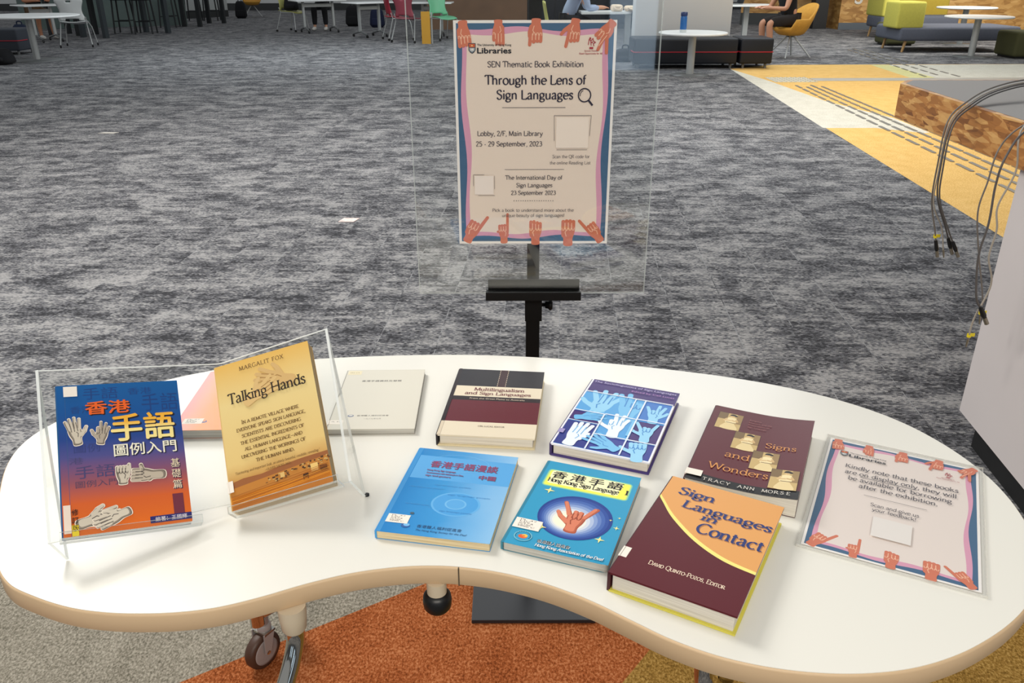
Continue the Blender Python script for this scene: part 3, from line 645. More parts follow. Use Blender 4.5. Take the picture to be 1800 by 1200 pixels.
# ------------------------------------------------------------------ kidney-shaped table
TZ = 0.73
outline_px = [(-9, 905), (0, 808), (40, 774), (100, 736), (200, 692), (300, 663), (400, 643), (550, 628), (700, 622.5), (850, 622), (937, 625), (1079, 638), (1170, 647.5), (1257, 658), (1346, 671), (1436, 690.5), (1520, 714), (1592, 741), (1655, 775), (1712, 813), (1760, 853), (1800, 903), (1826, 956), (1834, 1002), (1825, 1044), (1800, 1079), (1762, 1115), (1687, 1156), (1611, 1181), (1498, 1190), (1384, 1183), (1271, 1160), (1180, 1129), (1110, 1092), (1041, 1056), (958, 1024), (874, 1004), (805, 996), (749, 994), (700, 997), (620, 1005), (540, 1025), (460, 1052), (380, 1071), (327, 1077), (257, 1081), (187, 1080), (117, 1071), (58, 1053), (0, 1021), (-12, 1005)]
outline = [atz(x, y, TZ) for x, y in outline_px]
for _ in range(1):
    outline = [outline[i] * .5 + (outline[i - 1] + outline[(i + 1) % len(outline)]) * .25 for i in range(len(outline))]
top_poly = [(p.x, p.y) for p in smooth_poly([(p.x, p.y, 0) for p in outline], 6)][::-1]
m_top = mat('white_laminate', (230, 228, 219), .28, spec=.45)
m_edge = mat('beige_edge_band', (216, 186, 148), .5)
m_beige = mat('beige_plastic', (206, 190, 164), .5)
m_chrome = mat('chrome_tube', (196, 192, 184), .08, 1.0)
m_black = mat('black_plastic', (14, 14, 15), .4)
m_tire = mat('brown_tyre', (70, 46, 34), .5); m_hub = mat('grey_wheel_hub', (150, 142, 140), .35)
table = thing('display_table', 'white kidney-shaped table with beige edge carrying the book display', 'table', (0, 1.05, 0))
def inset(poly, d):
    n = len(poly); o = []
    for i in range(n):
        a, b = Vector(poly[i - 1]), Vector(poly[(i + 1) % n]); t = (b - a).normalized(); o.append((poly[i][0] - t.y * d, poly[i][1] + t.x * d))
    return o
area = sum(top_poly[i - 1][0] * top_poly[i][1] - top_poly[i][0] * top_poly[i - 1][1] for i in range(len(top_poly)))
sgn = 1 if area > 0 else -1
TH = 0.0285
w = MB(); w.prism(inset(top_poly, .0022 * sgn), TZ - TH + .001, TZ, m_top); w.build('tabletop', table, True)
w = MB(); n = len(top_poly); i1 = inset(top_poly, .0024 * sgn)
rings = [[(p[0], p[1], TZ - .0008) for p in i1], [(p[0], p[1], TZ - .0016) for p in inset(top_poly, .0006 * sgn)], [(p[0], p[1], TZ - .004) for p in top_poly], [(p[0], p[1], TZ - TH + .002) for p in top_poly], [(p[0], p[1], TZ - TH) for p in inset(top_poly, .002 * sgn)], [(p[0], p[1], TZ - TH) for p in inset(top_poly, .012 * sgn)]]
V = [p for r_ in rings for p in r_]
w.add(V, [(j * n + i, j * n + (i + 1) % n, (j + 1) * n + (i + 1) % n, (j + 1) * n + i) for j in range(5) for i in range(n)], m_edge, True)
sp = atz(806, 996, TZ); w.box((sp.x - .0008, sp.y - .0022, TZ - TH + .0005), (sp.x + .0008, sp.y + .002, TZ - .001), mat('edge_seam', (92, 78, 60), .7))
w.build('edge_band', table, True)
def table_leg(sock_px, path_fn, caster=True):
    s = atz(*sock_px, TZ - TH); 
    b = MB(); b.lathe([(.0172, 0), (.0168, -.014), (.0148, -.034), (.0128, -.037)][::-1], m_beige, Matrix.Translation((s.x, s.y, s.z)))
    lg = b.build('leg_socket', table, True)
    b = MB(); path = smooth_poly(path_fn(s), 8, False); b.tube(path, .0112, m_chrome, 16); b.build('leg', table, True)
    return s
def caster(px, yaw):
    p = atz(*px, 0); r = .043
    M = Matrix.Translation((p.x, p.y, 0)) @ Matrix.Rotation(yaw, 4, 'Z')
    e = bpy.data.objects.new('caster', None); COL.objects.link(e); e.parent = table
    e.location = (p.x, p.y - 1.05, 0); e.rotation_euler = (0, 0, yaw)
    b = MB(); W = Matrix.Translation((0, 0, r)) @ Matrix.Rotation(PI / 2, 4, 'Y')
    b.lathe([(r - .010, -.013), (r - .003, -.012), (r, -.006), (r, .006), (r - .003, .012), (r - .010, .013)], m_tire, W, 32); 
    b.lathe([(.004, -.0145), (.026, -.0138), (r - .010, -.0128), (r - .010, .0128), (.026, .0138), (.004, .0145)], m_hub, W, 32)
    b.lathe([(.005, -.02), (.005, .02)], m_chrome, W, 12)
    b.build('wheel', e)
    b = MB()
    for sx in (-1, 1):
        b.prism([(-.008, .0), (.008, .0), (.024, .05), (-.006, .05)], -.0015, .0015, m_hub, Matrix.Translation((sx * .0185, .0, r)) @ Matrix(((0, 0, 1, 0), (1, 0, 0, 0), (0, 1, 0, 0), (0, 0, 0, 1))))
    b.box((-.02, -.004, r + .046), (.02, .026, r + .051), m_chrome)
    b.lathe([(.016, r + .051), (.016, r + .064), (.011, r + .067)], m_hub, Matrix.Translation((0, .012, 0)), 16)
    b.tube([(0, .012, r + .06), (0, .012, r + .11)], .0125, m_hub, 12)
    b.build('caster_fork', e)
    return p
# front-left leg: beige socket, chrome tube bending down and out
s = table_leg((512, 1064), lambda s: [s + Vector((0, 0, -.032)), s + Vector((-.001, .0, -.055)), s + Vector((-.010, -.022, -.095)), s + Vector((-.038, -.08, -.17)), s + Vector((-.09, -.17, -.34)), s + Vector((-.11, -.20, -.52)), s + Vector((-.115, -.205, -.698))])
s = table_leg((1246, 1100), lambda s: [s + Vector((0, 0, -.032)), s + Vector((.002, .0, -.085)), s + Vector((.015, -.03, -.13)), s + Vector((.03, -.06, -.22)), s + Vector((.04, -.08, -.45)), s + Vector((.04, -.08, -.698))])
# rear legs with brown-tyred casters
for px, yaw in (((466, 1166), -.55), ((520, 1136), .5)):
    p = caster(px, yaw)
for x, y in ((-.545, 1.352), (.42, 1.20)):
    b = MB(); b.tube([(x, y, .72 if x > 0 else .70), (x, y, .13)], .0155, m_chrome, 14); b.build('leg', table, True)
    b = MB(); b.lathe([(.018, .645), (.0205, .65), (.0235, .68), (.024, .7015)], m_beige, Matrix.Translation((x, y, 0))); b.build('leg_socket', table, True)
b = MB(); b.tube([(-.545, 1.352, .15), (-.50, 1.40, .145)], .011, m_chrome, 12); b.tube([(-.545, 1.352, .15), (-.556, 1.362, .145)], .011, m_chrome, 12); b.build('caster_bracket', table, True)
b = MB(); b.tube([(.42, 1.20, .14), (.42, 1.20, .02)], .0155, m_chrome, 14); b.lathe([(.022, 0.001), (.022, .014), (.012, .03)], m_black, Matrix.Translation((.42, 1.20, 0))); b.build('leg_glide', table, True)
# round black knob on a beige stub beneath the front edge
k = atz(767, 1020, TZ - TH); b = MB()
b.lathe([(.0125, -.022), (.0128, 0)], m_beige, Matrix.Translation(k)); stub = b.build('knob_stub', table, True)
b = MB(); b.lathe([(.006, -.047), (.0135, -.0455), (.0175, -.040), (.0185, -.031), (.0175, -.023), (.0135, -.018), (.008, -.017)], m_black, Matrix.Translation(k)); b.build('knob', table, True)
# ------------------------------------------------------------------ books
def pages_mat(name, rgb, dark):
    m = bpy.data.materials.new(name); N, L = nodes_of(m); b = N['Principled BSDF']; b.inputs['Roughness'].default_value = .8
    tc = N.new('ShaderNodeTexCoord'); mp = N.new('ShaderNodeMapping'); mp.inputs['Scale'].default_value = (6, 6, 1500); L.new(tc.outputs['Object'], mp.inputs[0])
    n = N.new('ShaderNodeTexNoise'); n.inputs['Scale'].default_value = 1; n.inputs['Detail'].default_value = 2; L.new(mp.outputs[0], n.inputs[0])
    r = N.new('ShaderNodeValToRGB'); e = r.color_ramp.elements; e[0].position, e[0].color = .3, (*lin(dark), 1); e[1].position, e[1].color = .6, (*lin(rgb), 1)
    L.new(n.outputs[0], r.inputs[0]); L.new(r.outputs[0], b.inputs['Base Color']); return m
pg_white = pages_mat('white_pages', (226, 220, 208), (190, 182, 168)); pg_cream = pages_mat('cream_pages', (226, 208, 168), (188, 166, 124)); pg_grey = pages_mat('grey_pages', (196, 194, 186), (160, 158, 150)); pg_tan = pages_mat('tan_pages', (196, 168, 122), (158, 130, 88))
m_label = mat('label_paper', (240, 232, 220), .6)
def rrect(w, h, r, n=4):
    o = []
    for cx, cy, a0, rr in ((w - r[1], h - r[1], 0, r[1]), (r[0], h - r[0], 90, r[0]), (r[3], r[3], 180, r[3]), (w - r[2], r[2], 270, r[2])):
        for k in range(n + 1):
            a = math.radians(a0 + 90 * k / n); o.append((cx + rr * math.cos(a), cy + rr * math.sin(a)))
    return o
def book(label, w, h, t, hard, M, cover_m, art, pages, back_m=None, spine_m=None, r=.001, stickers=(), group='books of the display', warp=None, name='book', corner=None):
    root = thing(name, label, 'book', M=M, group=group)
    ct = .0026 if hard else .0006; ov = .0035 if hard else 0.0006
    back_m = back_m or cover_m; spine_m = spine_m or cover_m
    corners = corner or (.0006, r, r, .0006)
    b = MB(); b.prism(rrect(w, h, corners), 0, ct, back_m); b.build('back_cover', root)
    b = MB(); x0 = .004 if hard else .0012
    if warp:
        g = 12; b2 = MB(); V = []; 
        for j in range(g + 1):
            for i in range(g + 1):
                x = x0 + (w - ov - x0) * i / g; y = ov + (h - 2 * ov) * j / g; V.append((x, y, t - ct + warp(x, y) * .9))
        base = len(V); V += [(p[0], p[1], ct) for p in V]
        F = [(j * (g + 1) + i, j * (g + 1) + i + 1, (j + 1) * (g + 1) + i + 1, (j + 1) * (g + 1) + i) for j in range(g) for i in range(g)]
        rim = [i for i in range(g + 1)] + [j * (g + 1) + g for j in range(1, g + 1)] + [g * (g + 1) + i for i in range(g - 1, -1, -1)] + [j * (g + 1) for j in range(g - 1, 0, -1)]
        F += [(base + a, base + c, c, a) for a, c in zip(rim, rim[1:] + rim[:1])]
        b.add(V, F, pages)
    else: b.prism(rrect(w - ov - x0, h - 2 * ov, [min(q, .004) for q in corners]), ct, t - ct, pages, Matrix.Translation((x0, ov, 0)))
    b.build('page_block', root)
    b = MB()
    b.prism([(-.0016, 0), (.0022 if hard else .0012, 0), (.0022 if hard else .0012, h), (-.0016, h)], .0007, t - .0007, spine_m); b.build('spine', root, bevel=.0006)
    b = MB()
    if warp:
        g = 24; V = []
        for j in range(2):
            for i in range(g + 1):
                x, y = .152 * i / g, h * j; V.append((x, y, t + warp(x, y)))
        F = [(i, i + 1, g + 1 + i + 1, g + 1 + i) for i in range(g)]
        b.add(V, F, cover_m); b.add([(p[0], p[1], p[2] - ct) for p in V], [q[::-1] for q in F], pages)
    else: b.prism(rrect(w, h, corners), t - ct, t, cover_m)
    if art: art.into(b, t, warp=warp)
    b.build('front_cover', root)
    for k, (x0, y0, x1, y1, lines) in enumerate(stickers):
        b = MB(); z = t + (.0018 if art else .0002)
        z = t + (len(art.items) + 3) * 2e-5 if art else t + .0002
        wz = warp((x0 + x1) / 2000, (y0 + y1) / 2000) if warp else 0
        b.box((max(x0, 0) / 1000, y0 / 1000, z - .0002 + wz), (x1 / 1000, y1 / 1000, z + wz), m_label)
        if x0 < 0: b.box((-.0022, y0 / 1000, t * .45), (.0005, y1 / 1000, z), m_label)
        a = Art()
        for li in range(lines):
            y = y1 - (li + 1) * (y1 - y0) / (lines + 1.2); ln = (.62, .4, .55, .48, .66)[li % 5]
            a.pen(('PL 47', 'HV', '2474', 'C6 H66', '1996 C')[li % 5], x0 + (x1 - x0) * .16, y - .8, (70, 66, 64), (y1 - y0) / (lines + 3.2), w=(x1 - x0) * ln, serif=False, thick=.9, thin=.6)
        a.into(b, z + wz); tag(b.build('call_number_label', root), 'white library label')
    return root
def flat(cx, cy, th, w, h, z=TZ + .0004):
    return Matrix.Translation((cx, cy, z)) @ Matrix.Rotation(th, 4, 'Z') @ Matrix.Translation((-w / 2, -h / 2, 0))

# --- multilingualism: black, cream and maroon bands
a = Art(); NAVY = (28, 28, 36); CREAM = (226, 214, 190); MAR = (94, 24, 40)
a.rect(0, 165, 152, 229, NAVY); a.rect(0, 128, 152, 165, CREAM); a.rect(0, 114, 152, 128, (36, 28, 34)); a.rect(0, 43, 152, 114, MAR); a.rect(0, 0, 152, 43, CREAM)
a.rect(75, 165, 88, 229, (52, 26, 34))
for x in (74, 88):
    for k in range(9): a.rect(x, 167 + k * 7, x + 1, 171.5 + k * 7, (214, 196, 170))
a.rect(0, 0, 5, 229, (34, 24, 30)); a.rect(0, 0, 5, 42, (214, 200, 176))
a.pen('Multilingualism', 80, 148, (112, 58, 66), 11, w=86, align='c', thick=1.1, thin=.5)
a.pen('and Sign Languages', 79, 134, (112, 58, 66), 10, w=112, align='c', thick=1.1, thin=.5)
a.text('From the Great Plains to Australia', 80, 118, (222, 206, 184), cap=4.6, w=92, align='c')
a.text('CEIL LUCAS, EDITOR', 81, 28, (92, 74, 70), cap=4.2, w=42, align='c')
book('maroon and cream banded hardback about multilingualism lying behind the plain blue book', .152, .229, .020, True, flat(-.0295, 1.201, -.101, .152, .229), ink(CREAM, .3), a, pg_white, ink((220, 206, 170)), ink((30, 24, 30)))

# --- plain blue book
cov = gradient_mat('blue_cover', 0, .151, [(0, (34, 128, 198)), (.45, (62, 150, 212)), (.8, (116, 178, 226)), (1, (138, 190, 230))], .25, .35, 9)
a = Art(); a.rect(7, 126.5, 151, 186, (86, 164, 222)); a.rect(.5, 0, 6, 205, (52, 142, 206))
for r_, c in ((34, (96, 172, 226)), (31, (72, 156, 218)), (15, (110, 180, 228)), (12.5, (86, 164, 222))): a.ell(88, 74, r_, r_ * .8, c)
a.stroke(_ell(70, 172, 44, 22), .8, (110, 182, 230))
RED = (150, 52, 96); SH = (52, 110, 140)
for dx, dy, c in ((1, -1, SH), (0, 0, RED)):
    a.text('香港手語漫談', 28 + dx, 157 + dy, c, h=17, w=100, bold=.02)
    a.text('中國', 105 + dx, 137 + dy, c, h=11, w=24, bold=.02)
    a.text('Hong Kong Sign Language', 27 + dx, 147.6 + dy, c, cap=3.6, w=42, bold=.01); a.text('Communication with deaf people in China', 28 + dx, 140.6 + dy, c, cap=3.6, w=54, bold=.01); a.text('sign and gesture', 28 + dx, 133.8 + dy, c, cap=3.6, w=37, bold=.01)
for x, y, l in ((48, 113, 52), (14, 104, 50), (72, 93, 60), (20, 64, 34), (70, 55, 44)): a.text('sign language people', x, y, (64, 138, 194), cap=2.6, w=l)
a.text('香港聾人福利促進會', 50, 15.5, (30, 60, 100), h=6.4, w=60); a.text('The Hong Kong Society for the Deaf', 50, 9, (30, 60, 100), cap=3.6, w=68, shear=.2)
a.ell(35, 17, 6, 4.6, (40, 92, 160)); a.ell(36, 18.6, 4.2, 3, (120, 186, 232)); a.ell(36, 44, 3, 2.4, (60, 90, 110))
book('plain blue paperback with dark red Chinese title and pale rings', .151, .205, .0125, False, flat(-.084, .953, -.185, .151, .205), cov, a, pg_cream, mat('blue_card', (60, 150, 212), .4), mat('blue_card', (60, 150, 212), .4), stickers=((6, 20.5, 36, 38.5, 5),))

# --- purple hardback with a grid of blue hands
PUR = (62, 40, 110); BL = (74, 150, 214); SKY = (150, 208, 240); WH = (232, 240, 248); DB = (44, 56, 134)
a = Art(); a.rect(0, 0, 152, 229, (236, 236, 244)); a.rect(3, 182, 152, 229, PUR); a.rect(3, 3, 149, 181, BL)
a.rect(3, 80, 54, 112, PUR); a.rect(3, 4, 52, 78, DB); a.rect(54, 4, 104, 48, (60, 70, 150)); a.rect(107, 50, 149, 112, PUR); a.rect(54, 50, 106, 115, (84, 160, 220)); a.rect(107, 118, 149, 180, (62, 120, 196)); a.rect(3, 114, 104, 180, (88, 164, 222)); a.rect(106, 4, 149, 48, (56, 66, 146))
LN = (70, 140, 206)
a.hand(40, 140, 40, 86, (.8, .95, .9, .7), SKY, LN, (1, 60), 1, .6, 16); a.hand(86, 142, 42, 92, (.8, .9, .3, .2), (120, 190, 234), LN, None, 1, .7)
a.hand(128, 138, 26, 94, (.8, .95, .25, .7), SKY, LN, (1, 45), -1, .8, 12); a.hand(30, 96, 24, 20, (.8, .9, .85, .6), (110, 184, 232), LN, (.9, 50), 1, .6, 14)
a.hand(80, 80, 30, 92, (.3, 1.0, .95, .6), WH, (120, 180, 226), (1, 60), 1, .9, 12); a.hand(28, 34, 32, 84, (.85, .95, .9, .75), WH, (120, 180, 226), (.8, 30), -1, .7, 5)
a.hand(128, 78, 26, 96, (.9, .3, .25, .8), SKY, LN, (1, 60), 1, .8, 14); a.hand(80, 26, 28, 150, (.9, .9, .8, .7), (120, 190, 234), LN, (.9, 60), 1, .5, 10); a.hand(128, 24, 30, 100, (.3, .3, .3, .3), SKY, LN, (.9, 60), 1, .8)
a.rect(100, 60, 106, 112, (120, 190, 234))
W3 = (226, 236, 248)
for x0, y0, x1, y1 in ((3, 180.5, 150, 183), (3, 112, 56, 114.5), (52, 2, 54.5, 113), (54, 113.5, 106, 116), (104, 3, 106.5, 182), (106, 115, 150, 117.5), (54, 48, 150, 50.5), (88, 116, 90, 182), (3, 78, 54, 79.6)): a.rect(x0, y0, x1, y1, W3)
a.text('The Sociolinguistics of Sign Languages', 6, 216, (190, 178, 224), cap=6.4, w=142); a.text('Edited by Ceil Lucas', 75, 203, (176, 120, 190), cap=5.4, w=72)
a.rect(0, 34, 9, 46, (160, 150, 200))
book('purple hardback with a grid of pale blue photographs of signing hands', .152, .229, .021, True, flat(.170, 1.145, -.3745, .152, .229), ink((236, 236, 244), .25), a, pg_white, ink((70, 56, 120)), ink((60, 46, 96)))

# --- Hong Kong Sign Language 1
TEAL = (46, 152, 194)
a = Art(); a.rect(0, 0, 138, 200, TEAL); a.rect(0, 0, 3, 200, (40, 128, 160))
for k, c in enumerate(((112, 190, 178), (170, 216, 150), (222, 232, 110), (244, 238, 90))):
    i = k * 1.3; a.poly(rrect(123 - 2 * i, 43 - 2 * i, [6] * 4) and [(8 + i + p[0], 137 + i + p[1]) for p in rrect(123 - 2 * i, 43 - 2 * i, [6 - i] * 4)], c)
a.poly([(14 + p[0], 158 + p[1]) for p in rrect(104, 20, [5] * 4)], (250, 246, 196)); a.poly([(14 + p[0], 145 + p[1]) for p in rrect(102, 14, [4] * 4)], (250, 246, 196))
for k, ch in enumerate('香港手語'): a.text(ch, 16 + 27 * k, 159.5, (16, 16, 18), h=17, w=21, bold=.035, shear=.06)
a.pen('Hong Kong Sign Language', 65, 149, (14, 14, 16), 9.8, w=102, align='c', thick=1.6, thin=.6); a.pen('1', 124, 151, (14, 14, 16), 11, thick=1.8, thin=.7)
EL = [(30, 62, 140), (44, 78, 156), (66, 100, 172), (96, 126, 188), (132, 156, 204), (172, 188, 218), (210, 216, 226), (232, 232, 222), (246, 240, 214)]
for k, c in enumerate(EL): a.ell(74 - k * .8, 79 - k * 1.2, 50 * (1 - k * .078), 47.5 * (1 - k * .082), c, 40)
a.hand(76, 70, 29, 88, (1.05, .35, .34, .95), (214, 126, 96), (150, 70, 48), (1.15, 52), 1, .55, 18, shade=(166, 82, 58))
for x, y, s_ in ((24, 127, 8), (131, 74, 4.5), (116, 44, 7), (38, 45, 7.5), (120, 88, 2.5), (130, 96, 2.5)): a.poly([(x + (s_ if k % 2 == 0 else s_ * .28) * math.cos(k * PI / 4), y + (s_ if k % 2 == 0 else s_ * .28) * math.sin(k * PI / 4)) for k in range(8)], (240, 232, 150))
a.ell(22, 19, 12, 10.5, (120, 186, 204)); a.ell(22, 19, 10.6, 9.2, TEAL); a.ell(22, 18, 6, 4, (226, 96, 50)); a.ell(24, 20, 4, 3, (244, 196, 80)); a.ell(22.5, 19, 2.5, 1.6, (230, 120, 60))
for k in range(14): q = math.radians(200 - k * 17); a.ell(22 + 9.8 * math.cos(q), 19 + 8.6 * math.sin(q), .8, .8, (24, 60, 90), 6)
for dx, c in ((.6, (230, 238, 240)), (0, (24, 30, 40))): a.text('香港聾人協進會', 42 + dx, 12.2 - dx * .6, c, h=6.8, w=43, bold=.02)
for dx, c in ((.5, (20, 50, 80)), (0, (240, 244, 244))): a.pen('Hong Kong Association of the Deaf', 42 + dx, 4.6 - dx, c, 5.2, w=88, thick=1.2, thin=.6, slant=.15)
book('turquoise sign language paperback with yellow title and signing hand in blue oval', .138, .200, .0125, False, flat(.085, .914, -.345, .138, .200), mat('teal_card', TEAL, .25), a, pg_grey, mat('teal_dark_card', (60, 130, 150), .4), mat('teal_dark_card', (60, 130, 150), .4), r=.009, stickers=((2, 33, 38, 54, 5),), corner=(.002, .006, .009, .003))

# --- Signs and Wonders (cover lifting at its outer edge)
MRN = (88, 22, 34)
a = Art(); a.rect(0, 0, 152, 229, MRN); a.poly([(0, 0)] + [(152 * k / 16, 25 - 4 * math.sin(PI * k / 16) - 3) for k in range(17)] + [(152, 0)], (16, 14, 16))
for (x, y) in ((10, 160), (44, 108), (78, 62), (110, 20)):
    a.rect(x - .5, y - .5, x + 37.5, y + 51.5, (44, 20, 20)); a.rect(x, y, x + 37, y + 51, (196, 168, 110)); a.rect(x, y + 30, x + 14, y + 51, (120, 96, 60)); a.rect(x + 28, y + 20, x + 37, y + 51, (150, 122, 76))
    a.poly(smooth_poly([(x + 8, y + 1, 0), (x + 13, y + 18, 0), (x + 17, y + 24, 0), (x + 24, y + 24, 0), (x + 28, y + 17, 0), (x + 33, y + 1, 0)], 4, True), (226, 204, 150))
    a.poly(smooth_poly([(x + 12, y + 22, 0), (x + 15, y + 36, 0), (x + 21, y + 39, 0), (x + 28, y + 36, 0), (x + 29, y + 23, 0), (x + 21, y + 19, 0)], 4, True), (236, 218, 168))
    a.ell(x + 22, y + 43, 4, 4.8, (214, 182, 128), 14); a.poly(_ell(x + 22, y + 44.5, 5.2, 5, -10, 190), (34, 24, 20)); a.ell(x + 26, y + 45, 2.6, 2.6, (34, 24, 20), 12)
    a.stroke([(x + 14, y + 33), (x + 10, y + 26), (x + 20, y + 28)], 3.2, (214, 182, 128)); a.stroke([(x + 28, y + 33), (x + 31, y + 27), (x + 22, y + 29)], 3.2, (206, 172, 118)); a.rect(x + 14, y + 20.5, x + 28, y + 22, (120, 92, 60))
GO = (206, 138, 70)
a.pen('Signs', 91, 126, GO, 14, w=45, thick=.8, thin=.35); a.pen('and', 40, 79, GO, 16, w=36, thick=.75, thin=.35); a.pen('Wonders', 24, 40, GO, 16, w=84, thick=.8, thin=.35)
for k, s in enumerate(('Religious', 'Rhetoric and the', 'Preservation of', 'Sign Language')): a.text(s, 58, 199 - k * 7.5, (150, 84, 84), cap=3.6)
for k, ch in enumerate('TRACY ANN MORSE'): a.pen(ch, 24 + k * 8, 5 + 9 * (k / 15) ** 2 * .3, (216, 210, 200), 7, thick=.9, thin=.5)
wf = lambda x, y: .0055 * max(0, (x / .152 - .45) / .55) ** 2 - .0012 * math.sin(PI * x / .152)
book('dark red paperback with four sepia photographs and curled cover, behind the maroon and orange hardback', .152, .229, .024, False, flat(.3565, 1.0425, -.418, .152, .229), mat('maroon_gloss', MRN, .3, spec=.22), a, pg_white, ink((70, 26, 36)), ink((70, 26, 36)), stickers=((-1, 11, 21, 26, 0),), warp=wf)

# --- Sign Languages in Contact
OR = (222, 160, 92); YE = (240, 228, 128); DM = (88, 22, 32)
curve = [tuple(p)[:2] for p in smooth_poly([(-6, 182, 0), (8, 164, 0), (31, 136, 0), (70, 104, 0), (112, 84, 0), (156, 77, 0)], 8, False)]
a = Art(); a.rect(0, 0, 152, 229, DM)
cl = [(min(152, max(0, p[0])), p[1]) for p in curve]
up_ = [(min(152, max(0, p[0])), min(229, p[1] + 5 + 2 * math.sin(PI * i / len(curve)))) for i, p in enumerate(curve)]
a.poly(cl + up_[::-1], YE); a.poly(up_ + [(152, 229), (0, 229)], OR)
BLU = (34, 52, 112)
for dx, dy, c in ((1.5, -1.8, (170, 116, 70)), (0, 0, BLU)):
    a.pen('Sign', 18 + dx, 193 + dy, c, 17, w=50, thick=1.3, thin=.5, slant=.06); a.pen('Languages', 33 + dx, 166 + dy, c, 17, w=116, thick=1.3, thin=.5, slant=.06)
    a.pen('in', 62 + dx, 150 + dy, c, 14, w=22, thick=1.15, thin=.5, slant=.15); a.pen('Contact', 64 + dx, 123 + dy, c, 21, w=84, thick=1.3, thin=.5, slant=.06)
a.pen('David Quinto-Pozos, Editor', 35, 36, (236, 214, 190), 7.4, w=92, thick=1.0, thin=.5, small_caps=True)
book('maroon and orange hardback about sign languages in contact, nearest the front edge', .152, .229, .028, True, flat(.235, .8295, -.5095, .152, .229), mat('maroon_jacket', DM, .35, spec=.22), a, pg_white, ink((214, 204, 84)), ink((70, 26, 34)), stickers=((-1, 34, 8, 54, 0),))

# --- plain grey square book and orange booklet behind the stand
a = Art(); a.rect(1, 1, 137, 209, (214, 210, 196)); a.text('香港手語資訊及發展', 66, 164, (60, 58, 56), h=6.2, w=70, align='c', bold=.015); a.text('香港聾人福利促進會', 67, 41, (80, 78, 74), h=4.6, w=52, align='c'); a.text('一九八七年七月', 67, 31, (100, 98, 94), h=4, w=28, align='c')
a.ell(31, 43, 5, 4, (120, 130, 150)); a.ell(31, 44, 3.2, 2.4, (206, 206, 200)); a.rect(2, 192, 26, 207, (226, 216, 184)); a.text('492 C3', 5, 198, (150, 140, 110), cap=4)
book('thin pale grey book lying behind the right end of the clear stand', .139, .211, .0095, False, flat(-.226, 1.234, .016, .139, .211), mat('grey_card', (208, 204, 190), .5), a, pg_grey, mat('grey_back', (150, 146, 136), .5), mat('grey_back', (150, 146, 136), .5), stickers=((-.2, 16, 22, 29, 1),))
cov = gradient_mat('orange_cover', 0, .14, [(0, (240, 150, 150)), (.14, (244, 156, 130)), (.3, (246, 156, 98)), (1, (244, 150, 84))], .35, .1)
a = Art(); a.ell(42, 27, 5, 4, (60, 100, 160)); a.ell(42, 28.5, 3, 2, (246, 170, 120)); a.text('香港手語', 70, 165, (200, 90, 40), h=10, w=46, align='c')
book('orange and pink booklet lying flat behind the upright tan book', .139, .208, .015, False, flat(-.468, 1.222, .03, .139, .208), cov, a, pg_grey, mat('orange_back', (214, 160, 140), .5), mat('pink_spine', (236, 160, 156), .5), stickers=((9, 20, 40, 37, 4),))

# ------------------------------------------------------------------ folded clear acrylic stand with two upright books
def frame_from(bl, ex, nrm):
    n = Vector(nrm).normalized(); x = Vector(ex); x = (x - n * x.dot(n)).normalized(); y = n.cross(x)
    return Matrix(((x.x, y.x, n.x, bl[0]), (x.y, y.y, n.y, bl[1]), (x.z, y.z, n.z, bl[2]), (0, 0, 0, 1)))
LT, TT = .013, .021
nL, nR = Vector((.438, -.506, .743)).normalized(), Vector((-.098, -.646, .757)).normalized()
blL, blR = Vector((-.5425, .8075, .7795)), Vector((-.3697, .8965, .7509))
ML = frame_from(blL - nL * (LT + .006), (.1275, .0701, -.0275), nL); MR = frame_from(blR - nR * TT, (.1324, .0194, .0339), nR)
# left book: sign language with illustrations
cov = gradient_mat('blue_to_orange_cover', 1, .204, [(0, (226, 112, 30)), (.2, (212, 98, 44)), (.34, (146, 84, 98)), (.5, (80, 80, 140)), (.62, (40, 70, 140)), (.8, (22, 82, 150)), (1, (24, 92, 156))], .2)
a = Art(); DKB = (24, 62, 124)
a.rect(8.6, 0, 9.1, 204, (50, 84, 130))
for s, x, y, h_, w_ in (('手語', 30, 182, 17, 42), ('香港', 84, 186, 10, 30), ('手語', 100, 160, 26, 46), ('香港', 14, 163, 10, 26), ('圖例', 16, 108, 12, 30)): a.text(s, x, y, DKB if y > 120 else (52, 62, 120), h=h_, w=w_)
a.text('港', 10, 93, (70, 66, 112), h=9, w=16); a.text('手語', 16, 73, (70, 66, 112), h=17, w=46); a.text('圖例入門', 16, 61, (84, 64, 92), h=9, w=48)
for dx, c, b in ((1.4, (40, 20, 20), .04), (0, (230, 98, 34), .03)): a.text('香港', 32 + dx, 160.5 - dx, c, h=18.5, w=53, bold=b)
for dx, c, b in ((1.6, (26, 24, 40), .045), (0, (240, 168, 40), .03)): a.text('手語', 61 + dx, 120 - dx, c, h=38, w=77, bold=b)
a.text('手語', 61, 120, gradient_mat('title_ink', 1, .204, [(0, (248, 236, 170)), (.66, (246, 226, 146)), (.72, (240, 180, 60)), (1, (236, 150, 30))]), h=38, w=77, bold=.03)
for dx, c, b in ((1.2, (30, 30, 60), .03), (0, (240, 236, 214), .015)): a.text('圖例入門', 62 + dx, 99 - dx, c, h=17, w=76, bold=b)
for dx, c, b in ((1, (40, 30, 60), .03), (0, (224, 206, 178), .01)):
    for k, ch in enumerate('基礎篇'): a.text(ch, 129 + dx, 77 - k * 15 - dx, c, h=12, w=11, bold=b)
a.rect(127, 13, 140, 40, (112, 46, 62)); a.rect(98, 4, 148, 13, (38, 40, 106)); a.text('編著：王國輝', 104, 5.6, (232, 226, 230), h=6, w=38)
G1, G2, HALO = (206, 196, 178), (92, 84, 78), (236, 224, 206)
